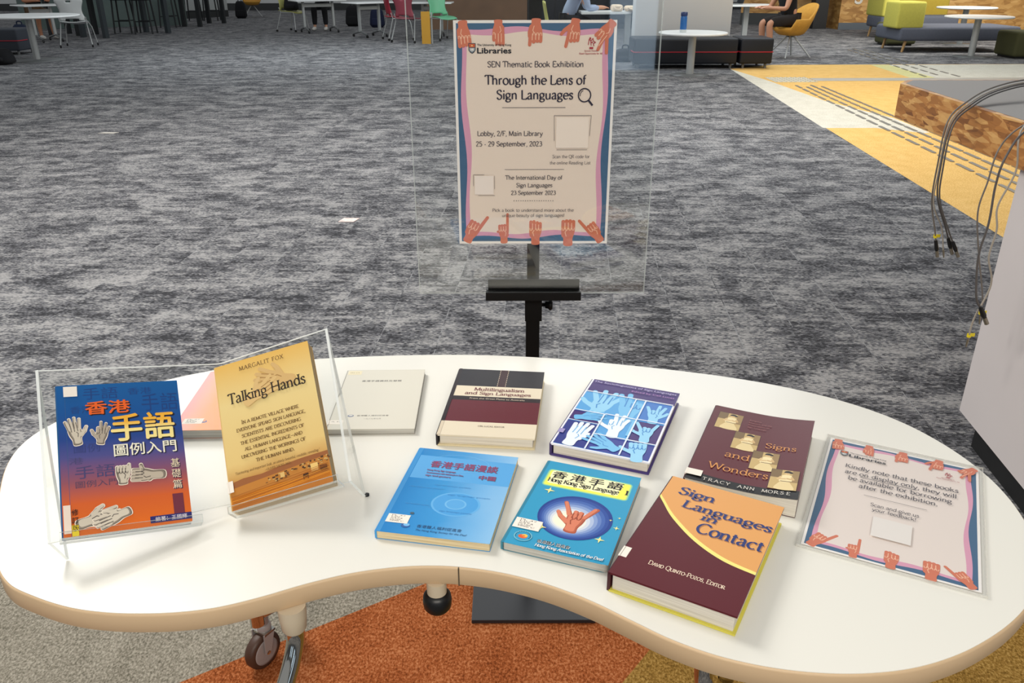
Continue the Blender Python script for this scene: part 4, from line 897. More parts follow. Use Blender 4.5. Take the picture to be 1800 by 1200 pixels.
ol = (HALO, 1.2); SHD = (112, 102, 92)
a.hand(19, 134, 17, 100, (.8, .95, .9, .75), G1, G2, (1, 50), -1, .6, 8, ol, shade=SHD); a.hand(49, 129, 15, 80, (.35, .9, .8, .5), (176, 164, 148), G2, (1, 50), 1, .4, 12, ol, shade=SHD)
a.hand(70, 72, 17, 90, (.3, .3, .3, .3), G1, G2, (1.25, 20), -1, .3, 4, ol, shade=SHD); a.hand(98, 70, 20, 176, (.45, .45, .4, .4), (190, 178, 160), G2, (1.3, -55), 1, 1.0, 4, ol, shade=SHD)
a.hand(38, 18, 22, 12, (.7, .8, .8, .7), G1, G2, (.9, 40), 1, .9, 3, ol, shade=SHD); a.hand(58, 18, 19, 200, (.8, .9, .8, .6), (214, 204, 186), G2, (.9, 35), -1, .8, 3, ol, shade=SHD)
a.rect(1, 4, 9, 40, (238, 220, 204)); a.rect(9.5, 0, 17, 14, (240, 214, 40))
for k, ch in enumerate('修訂版'): a.text(ch, 10, 26 - k * 10, (40, 26, 20), h=8, w=7, bold=.02)
book('upright blue to orange book with Chinese title on the clear stand', .148, .204, LT, False, ML, cov, a, pg_grey, ink((40, 80, 130)), ink((30, 90, 146)), stickers=((7.5, 187, 23.5, 201.5, 0),), group='books on the clear stand')
# right book: Talking Hands
cov = gradient_mat('tan_cover', 1, .217, [(0, (188, 112, 30)), (.1, (206, 130, 34)), (.165, (176, 104, 46)), (.2, (198, 152, 84)), (.3, (222, 192, 124)), (.7, (226, 202, 138)), (1, (222, 178, 92))], .3, .08, 22)
a = Art(); BR_ = (92, 62, 28)
a.poly([(0, 27), (0, 38), (20, 41), (45, 40), (70, 43), (100, 45.5), (138, 46), (138, 34)], (150, 92, 50)); a.poly([(0, 18), (0, 30), (138, 40), (138, 16), (60, 20)], (186, 122, 48))
rnd = random.Random(3)
for k in range(60):
    x = rnd.uniform(48, 137); y = 26 + (x - 48) * .11 + rnd.uniform(-5, 4); a.rect(x, y, x + rnd.uniform(1.5, 4), y + rnd.uniform(1, 2.6), rnd.choice(((82, 52, 26), (112, 74, 40), (196, 160, 96), (66, 42, 24))))
a.rect(112, 22, 122, 33, (226, 188, 112)); a.rect(70, 26, 76, 33, (214, 176, 106)); a.rect(124, 20, 134, 27, (52, 32, 18)); a.ell(104, 20, 4, 3, (46, 28, 16)); a.rect(100, 14, 101.4, 20, (46, 28, 16)); a.rect(106, 14, 107.4, 20, (46, 28, 16))
for k in range(14): y = 2 + k * 1.3; a.stroke([(2, y), (60 + rnd.uniform(-20, 20), y + 3), (136, y + 9)], .5, rnd.choice(((152, 84, 22), (222, 150, 52), (170, 98, 28))))
a.hand(86, 172, 26, 160, (.75, .85, .85, .7), (206, 170, 110), (164, 124, 70), (1, 50), -1, .8, 9); a.hand(60, 158, 24, 25, (.7, .85, .8, .6), (212, 178, 118), (160, 120, 66), (1, 50), 1, .9, 10)
a.pen('MARGALIT FOX', 68, 200, BR_, 6.4, w=66, align='c', thick=.85, thin=.45, track=1.2)
a.pen('Talking', 14, 152, (38, 28, 20), 16, w=56, thick=1.0, thin=.45); a.pen('Hands', 76, 152, (38, 28, 20), 16, w=50, thick=1.0, thin=.45)
for k, (s, x0, x1) in enumerate((('In a remote village where', 28, 110), ('everyone speaks sign language,', 20, 118), ('scientists are discovering', 26, 110), ('the essential ingredients of', 23, 113), ('all human language—and', 28, 109), ('uncovering the workings of', 22, 112), ('the human mind.', 41, 95))):
    a.pen(s, x0, 118 - k * 10, (108, 78, 36), 6.2, w=x1 - x0, thick=.95, thin=.5, small_caps=True)
a.pen('"Fascinating and important look, an utterly beautiful, readable, revealing."', 10, 47.5, (108, 78, 36), 3.6, w=118, thick=.8, thin=.5, slant=.2); a.pen('—OLIVER SACKS, M.D.', 51, 41.5, (108, 78, 36), 3.2, w=36, thick=.8, thin=.5)
book('upright tan paperback about talking hands, on the right of the clear stand', .138, .217, TT, False, MR, cov, a, pg_tan, ink((196, 160, 100)), ink((214, 180, 116)), stickers=((-1, 25, 6, 41, 0),), group='books on the clear stand')

m_acr = acrylic_mat('clear_acrylic'); m_acr_edge = acrylic_edge_mat('acrylic_edge', (238, 242, 240), .8)  # edge colour kept pale, painting in the light gathered there
def plane_hit(px, n, d):
    r_ = Vector(ray(*px)); o = Vector((0, 0, CAM_H)); t = (d - o.dot(n)) / r_.dot(n); return o + r_ * t
gap = .0012
dL, dR = nL.dot(blL - nL * (LT + .006 + gap)), nR.dot(blR - nR * (TT + gap))
fd = nL.cross(nR).normalized(); fd = fd if fd.z > 0 else -fd
# one point of the fold: intersection of both panel planes with the plane through the lip
A_ = Matrix((nL, nR, fd)); c0 = (blL + blR) / 2; F0 = A_.inverted() @ Vector((dL, dR, fd.dot(c0)))
stand = thing('book_stand', 'clear acrylic folded stand holding two upright books', 'book stand', (F0.x, F0.y, TZ))
tl = plane_hit((62, 651), nL, dL); bl = plane_hit((84, 955), nL, dL); tr = plane_hit((571, 578), nR, dR); br = plane_hit((613, 846), nR, dR)
lo = F0 + fd * (-(F0.z - (TZ + .012)) / fd.z) if True else F0
ft = (tl - F0).dot(fd) * .5 + (tr - F0).dot(fd) * .5; hi = F0 + fd * ft
blp = lo + (bl - lo); brp = lo + (br - lo)
ACT = .0038
def bent(u_lo, u_hi, n_out, steps=8):
    """Rows along the sheet from the left edge, round the fold, to the right edge."""
    rows = []
    kf = .16
    for k in range(steps + 1):
        s = k / steps
        rows.append((s, None))
    return rows
def sheet_rows():
    rows = [(bl, tl)]
    wl_, wr_ = (lo - bl), (br - lo); hl, hr = (hi - tl), (tr - hi)
    f = .96
    rows.append((bl + wl_ * f, tl + hl * f))
    p0, p2 = (bl + wl_ * f, tl + hl * f), (lo + wr_ * (1 - f), hi + hr * (1 - f))
    for k in range(1, 8):
        t = k / 8; q = lambda a_, b_, c_: a_ * (1 - t) ** 2 + b_ * 2 * t * (1 - t) + c_ * t * t
        rows.append((q(p0[0], lo, p2[0]), q(p0[1], hi, p2[1])))
    rows.append(p2); rows.append((br, tr)); return rows
rows = sheet_rows(); nrm = []
for i in range(len(rows)):
    d = rows[min(i + 1, len(rows) - 1)][0] - rows[max(i - 1, 0)][0]; n_ = d.cross(rows[i][1] - rows[i][0]).normalized(); nrm.append(n_)
def slab(mb, low, high, nr, thick, m, me):
    k = len(low); V = [*low, *high, *[p - n_ * thick for p, n_ in zip(low, nr)], *[p - n_ * thick for p, n_ in zip(high, nr)]]
    mb.add(V, [(i, i + 1, k + i + 1, k + i) for i in range(k - 1)] + [(2 * k + i + 1, 2 * k + i, 3 * k + i, 3 * k + i + 1) for i in range(k - 1)], m, True)
    mb.add(V, [(k + i, k + i + 1, 3 * k + i + 1, 3 * k + i) for i in range(k - 1)] + [(i + 1, i, 2 * k + i, 2 * k + i + 1) for i in range(k - 1)] + [(0, k, 3 * k, 2 * k), (2 * k - 1, k - 1, 3 * k - 1, 4 * k - 1)], me)
b = MB(); slab(b, [r_[0] for r_ in rows], [r_[1] for r_ in rows], nrm, ACT, m_acr, m_acr_edge)
for (l0, h0), (l1, h1), n0, n1 in zip(rows, rows[1:], nrm, nrm[1:]):   # flat pale strip painting the bright line along the top edge
    d0, d1 = (h0 - l0).normalized() * .0017, (h1 - l1).normalized() * .0017
    b.add([h0 + n0 * .0003, h1 + n1 * .0003, h1 - d1 + n1 * .0003, h0 - d0 + n0 * .0003], [(0, 1, 2, 3)], m_acr_edge)
b.build('back_panel', stand, True)
# lip that carries the books: shelf strip along the bottom edge with a turned-up front
for side, (M_, thick, x0, x1) in enumerate(((ML, LT, -.004, .160), (MR, TT, -.004, .146))):
    ex_, up_v, n_ = (M_.to_3x3() @ Vector(q) for q in ((1, 0, 0), (0, 1, 0), (0, 0, 1)))
    p, q = M_ @ Vector((x0, -.0008, -.0010)), M_ @ Vector((x1, -.0008, -.0010)); b = MB(); dep = thick + .0045
    V = [p, q, q + n_ * dep, p + n_ * dep]; u = up_v * .003
    b.add([*V, *[x - u for x in V]], [(0, 1, 2, 3), (7, 6, 5, 4)], m_acr); b.add([*V, *[x - u for x in V]], [(0, 4, 5, 1), (1, 5, 6, 2), (2, 6, 7, 3), (3, 7, 4, 0)], m_acr_edge)
    V = [p + n_ * dep, q + n_ * dep, q + n_ * (dep + .003), p + n_ * (dep + .003)]; hgt = up_v * .007
    b.add([*[x - u for x in V], *[x + hgt for x in V]], [(0, 1, 5, 4), (2, 3, 7, 6)], m_acr); b.add([*[x - u for x in V], *[x + hgt for x in V]], [(4, 5, 6, 7), (0, 4, 7, 3), (1, 2, 6, 5)], m_acr_edge)
    b.build('lip', stand, True)
# side wings that reach the table top
for (top, low, px) in ((tl, bl, (116, 984)), (tr, br, (639, 873))):
    foot = atz(*px, TZ + .0005)
    n_ = (low - top).cross(foot - top).normalized(); b = MB()
    V = [top, low, foot]; W_ = [x + n_ * ACT for x in V]
    b.add([*V, *W_], [(0, 1, 2), (5, 4, 3)], m_acr); b.add([*V, *W_], [(0, 3, 4, 1), (1, 4, 5, 2), (2, 5, 3, 0)], m_acr_edge)
    b.build('side_wing', stand, True)
p = atz(645, 871, TZ); b = MB(); b.lathe([(.0035, 0.0003), (.0035, .003), (.002, .004)], m_black, Matrix.Translation(p), 12)
tag(b.build('rubber_pad'), 'small black dot lying on the table beside the stand foot', 'pad')

# ------------------------------------------------------------------ laminated notice, and the shared border artwork
CORAL, COR2 = (214, 122, 94), (240, 150, 118); SLATE, PINK, PAPER = (68, 104, 138), (222, 160, 186), (240, 222, 206)
def wave(w, h, ins, amp, ph):
    o = []
    for (ax, ay, bx, by, nx, ny, L_) in ((ins, ins, w - ins, ins, 0, 1, w), (w - ins, ins, w - ins, h - ins, -1, 0, h), (w - ins, h - ins, ins, h - ins, 0, -1, w), (ins, h - ins, ins, ins, 1, 0, h)):
        for k in range(24):
            t = k / 24; d = amp * math.sin(t * 9 + ph + nx * 2 + ny) * math.sin(PI * t) ; o.append((ax + (bx - ax) * t + nx * d, ay + (by - ay) * t + ny * d))
    return o
def border(a, w, h, k, paper):
    a.rect(0, 0, w, h, (244, 240, 236)); a.rect(5 * k, 5 * k, w - 5 * k, h - 5 * k, SLATE)
    a.poly(wave(w, h, 15 * k, 5 * k, 0), PINK); a.poly(wave(w, h, 24 * k, 5 * k, .7), paper)
    e = 9 * k; s = 30 * k; LN = (244, 190, 160)
    K = dict(line=LN)
    # bottom row of signs
    a.hand(26 * k, 25 * k, s, 62, (.3, .3, .3, 1.0), CORAL, LN, (.7, 15), 1, .5, 6); a.hand(w * .30, 22 * k, s * .8, 92, (1.25, .32, .3, .28), CORAL, LN, (1.0, -60), -1, .6, 2)
    a.hand(w * .515, 23 * k, s * .95, 90, (.42, .46, .36, .3), CORAL, LN, (.6, 10), 1, .6, 2); a.hand(w * .735, 23 * k, s * 1.05, 90, (.36, .4, .4, .36), CORAL, LN, (.6, 10), 1, .6, 2); a.hand(w - 26 * k, 23 * k, s * .9, 126, (.32, .32, .3, 1.05), CORAL, LN, (.8, 10), -1, .6, 4)
    # top row, hanging from the edge
    a.hand(19 * k, h - 22 * k, s * .95, 275, (.42, .4, .36, .3), CORAL, LN, (.6, 10), -1, .4, 3); a.hand(w * .275, h - 17 * k, s * .85, 270, (.6, .62, .58, .3), CORAL, LN, (.5, 5), 1, .3, 2)
    a.hand(w * .505, h - 17 * k, s * .95, 268, (.55, .35, .3, .3), CORAL, LN, (.7, 20), -1, .3, 3); a.hand(w * .74, h - 16 * k, s * .9, 262, (.8, .4, .36, .3), CORAL, LN, (1.0, 50), -1, .3, 4); a.hand(w - 19 * k, h - 18 * k, s * .9, 232, (.95, .95, .35, .3), CORAL, LN, (.5, 20), 1, .4, 26)
def libraries(a, x, y, k, ink_):
    a.poly([(x, y + 18 * k), (x + 13 * k, y + 18 * k), (x + 13 * k, y + 6 * k), (x + 10 * k, y + 2 * k), (x + 6.5 * k, y), (x + 3 * k, y + 2 * k), (x, y + 6 * k)], (60, 70, 80)); a.rect(x + 1.2 * k, y + 11 * k, x + 11.8 * k, y + 16.8 * k, (206, 96, 62)); a.poly([(x + 1.2 * k, y + 10 * k), (x + 11.8 * k, y + 10 * k), (x + 11.8 * k, y + 6 * k), (x + 6.5 * k, y + 1.6 * k), (x + 1.2 * k, y + 6 * k)], (150, 158, 164)); a.rect(x + 4 * k, y + 5 * k, x + 9 * k, y + 9 * k, (236, 232, 226)); a.rect(x + 6.2 * k, y + 5 * k, x + 6.8 * k, y + 9 * k, (90, 90, 90)); a.rect(x + 5 * k, y + 12.6 * k, x + 8 * k, y + 15 * k, (240, 190, 120))
    a.text('The University of Hong Kong', x + 16 * k, y + 13.4 * k, ink_, cap=3.6 * k, w=62 * k, bold=.02); a.text('Libraries', x + 16 * k, y + .6 * k, ink_, cap=9.6 * k, w=62 * k, bold=.035)
def centre_mark(a, x, y, k):
    c = (168, 56, 66); a.stroke([(x - 5 * k, y - 4 * k), (x - 4 * k, y + 5 * k), (x, y + 3 * k), (x + 3 * k, y + 7 * k), (x + 4 * k, y + 2 * k), (x + 8 * k, y), (x + 4 * k, y - 2 * k), (x + 5 * k, y - 6 * k)], 1.4 * k, c); a.ell(x - 2 * k, y + 7 * k, 1.8 * k, 1.8 * k, c, 10); a.stroke([(x - 1 * k, y + 3 * k), (x, y - 5 * k)], 1.3 * k, c); a.ell(x + 1.5 * k, y, 1.5 * k, 1.5 * k, c, 8); a.rect(x - 3 * k, y - 11.5 * k, x + 4 * k, y - 8 * k, c)
    a.text('Special Needs', x, y - 15.5 * k, c, cap=2.3 * k, w=24 * k, align='c', bold=.02); a.text('Equal Opportunity for All', x, y - 20.5 * k, c, cap=2.8 * k, w=42 * k, align='c', bold=.02)
SW, SHH = .206, .291
note = thing('laminated_notice', 'laminated paper notice asking readers to leave the books on display', 'notice', M=flat(.527, .936, -.466, SW, SHH))
a = Art(); border(a, 206, 291, .69, (234, 222, 214)); DK = (50, 48, 62)
libraries(a, 19, 243, .82, (44, 46, 54)); centre_mark(a, 166, 254, .70)
for s, x0, x1, y in (('Kindly note that these books', 30, 180, 211), ('are on display only, they will', 31, 178, 195), ('be available for borrowing', 37, 172, 179), ('after the exhibition.', 53, 155, 163.5)): a.pen(s, x0, y, DK, 11, w=x1 - x0, serif=False, thick=.78, thin=.5)
a.rect(53, 191.6, 126, 192.6, DK); a.rect(62, 147, 142, 147.7, (90, 88, 92))
for s, x0, x1, y in (('Scan and give us', 72, 133, 124), ('your feedback!', 75, 130, 113)): a.pen(s, x0, y, DK, 8.4, w=x1 - x0, serif=False, thick=.75, thin=.5)
a.rect(78, 55, 126, 100, (236, 230, 224))
b = MB(); b.box((0, 0, .0006), (SW, SHH, .0009), mat('notice_paper', (240, 236, 230), .5)); a.into(b, .0009); b.build('paper', note)
b = MB(); m_pouch = acrylic_mat('laminate_film', (.985, .985, .985)); zt = .0009 + (len(a.items) + 5) * 2e-5
b.box((-.0055, -.0065, .0002), (SW + .0055, SHH + .0065, zt + .0002), m_pouch)
rim = acrylic_edge_mat('laminate_rim', (232, 230, 222), .35)
for x0, y0, x1, y1 in ((-.0056, -.0066, SW + .0056, -.0058), (-.0056, SHH + .0058, SW + .0056, SHH + .0066), (-.0056, -.0066, -.0048, SHH + .0066), (SW + .0048, -.0066, SW + .0056, SHH + .0066)): b.box((x0, y0, .0002), (x1, y1, zt + .0003), rim)
b.build('laminate_pouch', note)
# ------------------------------------------------------------------ poster easel
EY = 1.615
m_blk = mat('black_powder_coat', (9, 9, 10), .5, spec=.2)
ex = aty(937, 505, EY).x
easel = thing('poster_easel', 'black steel floor easel with square base standing behind the white table', 'easel', (ex, EY, 0))
b = MB(); c0, c1 = atz(829, 1096, 0), atz(1047, 1099, 0)
b.box((c0.x, c0.y, .0012), (c1.x, c0.y + .40, .011), mat('black_base_plate', (36, 38, 42), .45)); b.build('base_plate', easel, True, bevel=.001)
b = MB(); b.box((ex - .0145, EY, .011), (ex + .0145, EY + .026, .79), m_blk); b.build('pole', easel, True)
b = MB(); b.box((ex - .0125, EY + .004, .80), (ex + .0125, EY + .022, 1.95), m_blk); b.build('pole_extension', easel, True)
zl = aty(937, 512, EY - .03).z
b = MB(); b.box((ex - .0165, EY - .004, zl - .078), (ex + .019, EY + .031, zl - .008), m_blk); b.build('collar', easel, True)
b = MB(); kx = ex + .019; kz = zl - .047; R_ = Matrix.Translation((kx, EY + .014, kz)) @ Matrix.Rotation(PI / 2, 4, 'Y')
b.lathe([(.004, 0), (.004, .007), (.008, .008), (.009, .014), (.012, .016), (.0125, .02), (.009, .023)], m_blk, R_, 14); b.build('knob', easel, True)
l0, l1 = aty(854, 515, EY - .035), aty(1021, 515, EY - .035)
zt = aty(937, 489, EY).z
b = MB(); b.box((l0.x, EY - .040, zl - .010), (l1.x, EY - .002, zl - .006), m_blk); b.box((l0.x, EY - .0425, zl - .016), (l1.x, EY - .038, zl + .002), m_blk); b.box((l0.x + .004, EY - .006, zl - .007), (l1.x - .001, EY - .001, zl + .017), m_blk); b.build('ledge', easel, True, bevel=.0006)
# clear sheets standing on the ledge
PY = EY - .024
g0, g1 = aty(738, 515, PY), aty(1131, 521, PY)
gx0, gx1 = g0.x, g1.x; gz0 = zl - .0055
panel = thing('acrylic_panel', 'large clear acrylic sheet on the easel ledge with the poster inside', 'panel', ((gx0 + gx1) / 2, PY, gz0))
m_pan = acrylic_mat('clear_panel', (.988, .992, .99)); m_pe = acrylic_edge_mat('panel_edge', (206, 214, 212), .38)
for y0, nm in ((PY - .0045, 'front_sheet'), (PY + .0015, 'back_sheet')):
    b = MB(); x0, x1, z0, z1, th = gx0, gx1, gz0, gz0 + .72, .002
    V = [(x0, y0, z0), (x1, y0, z0), (x1, y0 + th, z0), (x0, y0 + th, z0), (x0, y0, z1), (x1, y0, z1), (x1, y0 + th, z1), (x0, y0 + th, z1)]
    b.add(V, [(0, 1, 5, 4), (2, 3, 7, 6)], m_pan); b.add(V, [(3, 2, 1, 0), (4, 5, 6, 7), (1, 2, 6, 5), (3, 0, 4, 7)], m_pe)
    e = .0016   # flat pale strips painting the light along the bottom and side edges
    for q0, q1, q2, q3 in ((x0, z0, x1, z0 + e), (x0, z0, x0 + e, z1), (x1 - e, z0, x1, z1)): b.add([(q0, y0 - .0002, q1), (q2, y0 - .0002, q1), (q2, y0 - .0002, q3), (q0, y0 - .0002, q3)], [(0, 1, 2, 3)], m_pe)
    b.build(nm, panel, True)
pt = aty(799, 28, PY - .0015); pbr = aty(1064, 429, PY - .0015); pbl = aty(808, 427, PY - .0015); ptr = aty(1085, 32, PY)
pw, ph = .297, .420
pcx = (pt.x + ptr.x + pbl.x + pbr.x) / 4; pz0 = (pbr.z + pbl.z) / 2
MPOS = Matrix.Translation((pcx - pw / 2, PY - .0008, pz0)) @ Matrix.Rotation(PI / 2, 4, 'X')
poster = thing('exhibition_poster', 'cream poster with coral signing hands along its blue and pink border', 'poster', M=MPOS)
a = Art(); border(a, 297, 420, 1.0, PAPER); INK = (44, 40, 58)
libraries(a, 27, 363, 1.0, (30, 32, 40)); centre_mark(a, 251, 382, 1.0)
TT_ = dict(serif=False, thick=1.0, thin=.5)
a.pen('SEN Thematic Book Exhibition', 61, 339.5, (70, 66, 76), 10, w=178, **TT_)
a.pen('Through the Lens of', 56, 308.5, INK, 16.5, w=188, serif=False, thick=1.15, thin=.5); a.pen('Sign Languages', 77, 282, INK, 16.5, w=144, serif=False, thick=1.15, thin=.5)
a.stroke(_ell(242, 289, 11.5, 12, n=30), 2.2, INK); a.stroke(_ell(242, 289, 8.2, 8.6, 110, 190, 8), 1.2, INK); a.stroke([(249.5, 280), (257, 271)], 3.6, INK)
a.rect(88, 266.4, 207, 267.2, (96, 92, 98))
a.pen('Lobby, 2/F, Main Library', 40, 214.5, (70, 66, 76), 9, w=125, **TT_); a.pen('25 - 29 September, 2023', 37, 195, (70, 66, 76), 9, w=127, **TT_)
for p0, p1 in (((186, 252), (232, 252)), ((186, 252), (187, 205)), ((256, 252), (254, 214)), ((192, 188), (250, 188)), ((256, 252), (212, 252))): a.stroke([p0, p1], .7, (110, 104, 104))
a.rect(190, 191, 252, 249, (238, 224, 210))
a.pen('Scan the QR code for', 184, 172, (84, 80, 88), 6, w=72, serif=False, thick=.75, thin=.45); a.pen('the online Reading List', 179, 160, (84, 80, 88), 6, w=79, serif=False, thick=.75, thin=.45)
a.rect(92, 149.8, 207, 150.5, (96, 92, 98))
a.rect(33, 101, 70, 138, (236, 224, 214))
for p0, p1 in (((31, 140), (52, 140)), ((31, 140), (31, 118)), ((72, 138), (72, 112)), ((40, 99), (72, 99))): a.stroke([p0, p1], .6, (110, 104, 104))
a.pen('The International Day of', 93, 130.5, (76, 72, 80), 8, w=111, **TT_); a.pen('Sign Languages', 114, 115.5, (76, 72, 80), 8, w=71, **TT_); a.pen('23 September 2023', 104, 100.5, (76, 72, 80), 8, w=88, **TT_)
for k in range(18): a.ell(110 + k * 4.5, 88.5, .9, .9, (96, 92, 98), 8)
a.pen('Pick a book to understand more about the', 67, 66.5, (80, 76, 84), 6.4, w=161, serif=False, thick=.75, thin=.45); a.pen('unique beauty of sign languages!', 86, 56, (80, 76, 84), 6.4, w=124, serif=False, thick=.75, thin=.45)
b = MB(); b.box((0, 0, -.0006), (pw, ph, 0), mat('poster_paper', (240, 232, 222), .5)); a.into(b, 0); b.build('printed_sheet', poster)

# ------------------------------------------------------------------ counter with strand-board edge, white pedestal and hanging cables
CZ, CB = 1.012, .892
m_lam = mat('grey_counter_laminate', (72, 75, 80), .35, spec=.4)
m_white_panel = mat('white_panel_paint', (214, 206, 204), .55, noise=.03, nscale=2.5)
pa, pb_ = atz(1686, 720, .085), atz(1800, 860, .085)
pd = Vector((pa.x - pb_.x, pa.y - pb_.y, 0)).normalized(); pn = Vector((pd.y, -pd.x, 0))   # along the counter, into it
ca, cb_ = atz(1572, 205, CB), atz(1800, 300, CB); cd = Vector((ca.x - cb_.x, ca.y - cb_.y, 0)).normalized(); cn = Vector((cd.y, -cd.x, 0))
counter = thing('counter', 'strand-board edged counter with grey top on a white pedestal at right', 'counter', (pa.x, pa.y, 0))
C0 = Vector((ca.x, ca.y, 0)); C1 = C0 - cd * 2.6
def quad_prism(b, pts, z0, z1, m): b.prism([(p.x, p.y) for p in pts], z0, z1, m)
b = MB(); quad_prism(b, [C0 + cn * .02, C0 + cn * .085 + cd * .095, C0 + cn * 1.0 + cd * .10, C1 + cn * 1.0, C1 + cn * .02], CZ - .006, CZ + .001, m_lam); b.build('worktop', counter, True)
b = MB(); quad_prism(b, [C0, C0 + cn * .07 + cd * .11, C0 + cn * 1.0 + cd * .12, C1 + cn * 1.0, C1], CB, CZ - .0065, m_osb)
quad_prism(b, [C0, C0 + cn * .02, C1 + cn * .02, C1], CZ - .007, CZ + .0005, m_osb); quad_prism(b, [C0, C0 + cn * .07 + cd * .11, C0 + cn * .085 + cd * .095, C0 + cn * .02], CZ - .007, CZ + .0005, m_osb)
quad_prism(b, [C0 + cn * .07 + cd * .11, C0 + cn * 1.0 + cd * .12, C0 + cn * 1.0 + cd * .1, C0 + cn * .085 + cd * .095], CZ - .007, CZ + .0005, m_osb); b.build('strand_board_edge', counter, True)
A0 = Vector((pa.x, pa.y, 0)); A1 = A0 - pd * 1.5
b = MB(); quad_prism(b, [A0, A0 + pn * .75, A1 + pn * .75, A1], .085, CB - .0005, m_white_panel); b.build('pedestal_panel', counter, True, bevel=.002)
k0 = atz(1709, 779, 0); b = MB(); K0 = A0 + pn * .022 - pd * .085; quad_prism(b, [K0, K0 + pn * .62, K0 + pn * .62 - pd * 1.4, K0 - pd * 1.4], 0.0002, .0852, mat('black_plinth', (16, 16, 17), .7)); b.build('plinth', counter, True)
# cables
m_cab = [mat('grey_cable', (112, 106, 100), .5), mat('light_grey_cable', (160, 152, 140), .5), mat('dark_grey_cable', (84, 80, 78), .5)]
m_ytag = mat('yellow_cable_tag', (228, 208, 40), .5); m_conn = mat('connector_metal', (150, 144, 130), .3, .8)
def edge_pt(px, py): return atz(px, py, CZ + .004)
def cable(name, label, pts, m, r, end, tag_at=None):
    """pts: (pixel x, pixel y, distance Y or None for lying on the counter)."""
    P = [atz(q[0], q[1], CZ + .008) if q[2] is None else (q[2] if isinstance(q[2], Vector) else aty(*q)) for q in pts]
    o = thing(name, label, 'cable', P[0], group='cables hanging over the counter edge')
    path = smooth_poly(P, 7, False); b = MB(); b.tube(path, r, m, 8); b.build('cord', o, True)
    d = (P[-1] - P[-2]).normalized(); e = P[-1]
    if end in ('black', 'usb'):
        b = MB(); b.tube([e - d * .004, e + d * .026, e + d * .034], [r * 2.0, r * 2.5, r * 1.8], m_black, 10); b.build('connector_boot', o, True)
        b = MB(); b.tube([e + d * .034, e + d * .056], [r * 2.1, r * 2.1], m_conn, 8); b.build('connector_plug', o, True)
    elif end == 'metal':
        b = MB(); b.tube([e - d * .002, e + d * .014, e + d * .026], [r * 1.5, r * 1.4, r * .8], m_conn, 8); b.build('connector_plug', o, True)
    if tag_at:
        k = int(len(path) * tag_at); b = MB(); b.tube([path[k], path[k + 1]], r * 2.3, m_ytag, 10)
        q = path[k]; b.box((q.x - .006, q.y - .001, q.z - .005), (q.x + .016, q.y + .001, q.z + .005), m_ytag); b.build('cable_tag', o, True)
    return o
BUN = ((0, 0, 0, 0, 0), (3, 4, -.016, 0, 0), (6, 6, -.032, 0, 0), (9, 9, -.048, 0, 0))
def bundle(k, tail): 
    dx, dy, dY = BUN[k][:3]
    return [(0, 0, Vector((2.36, 2.98 - .09 * k, CZ + .006))), (0, 0, Vector((2.26, 2.96 - .08 * k, CZ + .012))), (1915 + dx, 141 + dy, 2.90 + dY), (1815 + dx, 139 + dy, 2.86 + dY), (1748 + dx, 153 + dy, 2.76 + dY), (1702 + dx, 177 + dy, 2.64 + dY), (1666 + dx, 213 + dy, 2.60 + dY)] + [(x, y, 2.58 + dY) for x, y in tail]
cable('cable', 'grey cable of the left bundle ending in black plug with yellow tag above it', bundle(0, [(1648, 290), (1638, 352), (1643, 402), (1645, 424)]), m_cab[0], .0026, 'black', .93)
cable('cable', 'thin light cable of the left bundle ending in a metal tip', bundle(1, [(1650, 300), (1641, 358), (1655, 400), (1658, 440)]), m_cab[1], .0022, 'metal')
cable('cable', 'dark cable of the left bundle ending in short black boot beside silver plug', bundle(2, [(1653, 296), (1648, 348), (1662, 400), (1667, 420)]), m_cab[2], .0026, 'black')
cable('cable', 'dark cable of the left bundle whose silver plug points to the right', bundle(3, [(1656, 304), (1652, 352), (1667, 404), (1675, 426)]), m_cab[2], .0026, 'usb')
cable('cable', 'light grey cable at right hanging lowest of all with a yellow tag at its end', [(1880, 190, None), (1800, 222, 2.20), (1786, 300, 2.16), (1754, 362, 2.16), (1752, 404, 2.15), (1738, 452, 2.15), (1742, 500, 2.15), (1712, 560, 2.15), (1702, 595, 2.15)], m_cab[1], .0025, 'metal', .96)
cable('cable', 'dark grey cable at right ending in long black plug over the white pedestal', [(1884, 196, None), (1806, 228, 2.185), (1768, 276, 2.145), (1750, 326, 2.14), (1738, 392, 2.13), (1720, 450, 2.13), (1716, 520, 2.12), (1724, 541, 2.12)], m_cab[2], .0030, 'usb')
cable('cable', 'thin grey cable at right hanging straight with a small yellow tag', [(1876, 184, None), (1796, 222, 2.22), (1756, 262, 2.19), (1736, 320, 2.18), (1719, 372, 2.18), (1720, 440, 2.18), (1727, 520, 2.18), (1723, 555, 2.18)], m_cab[0], .0022, 'metal', .94)
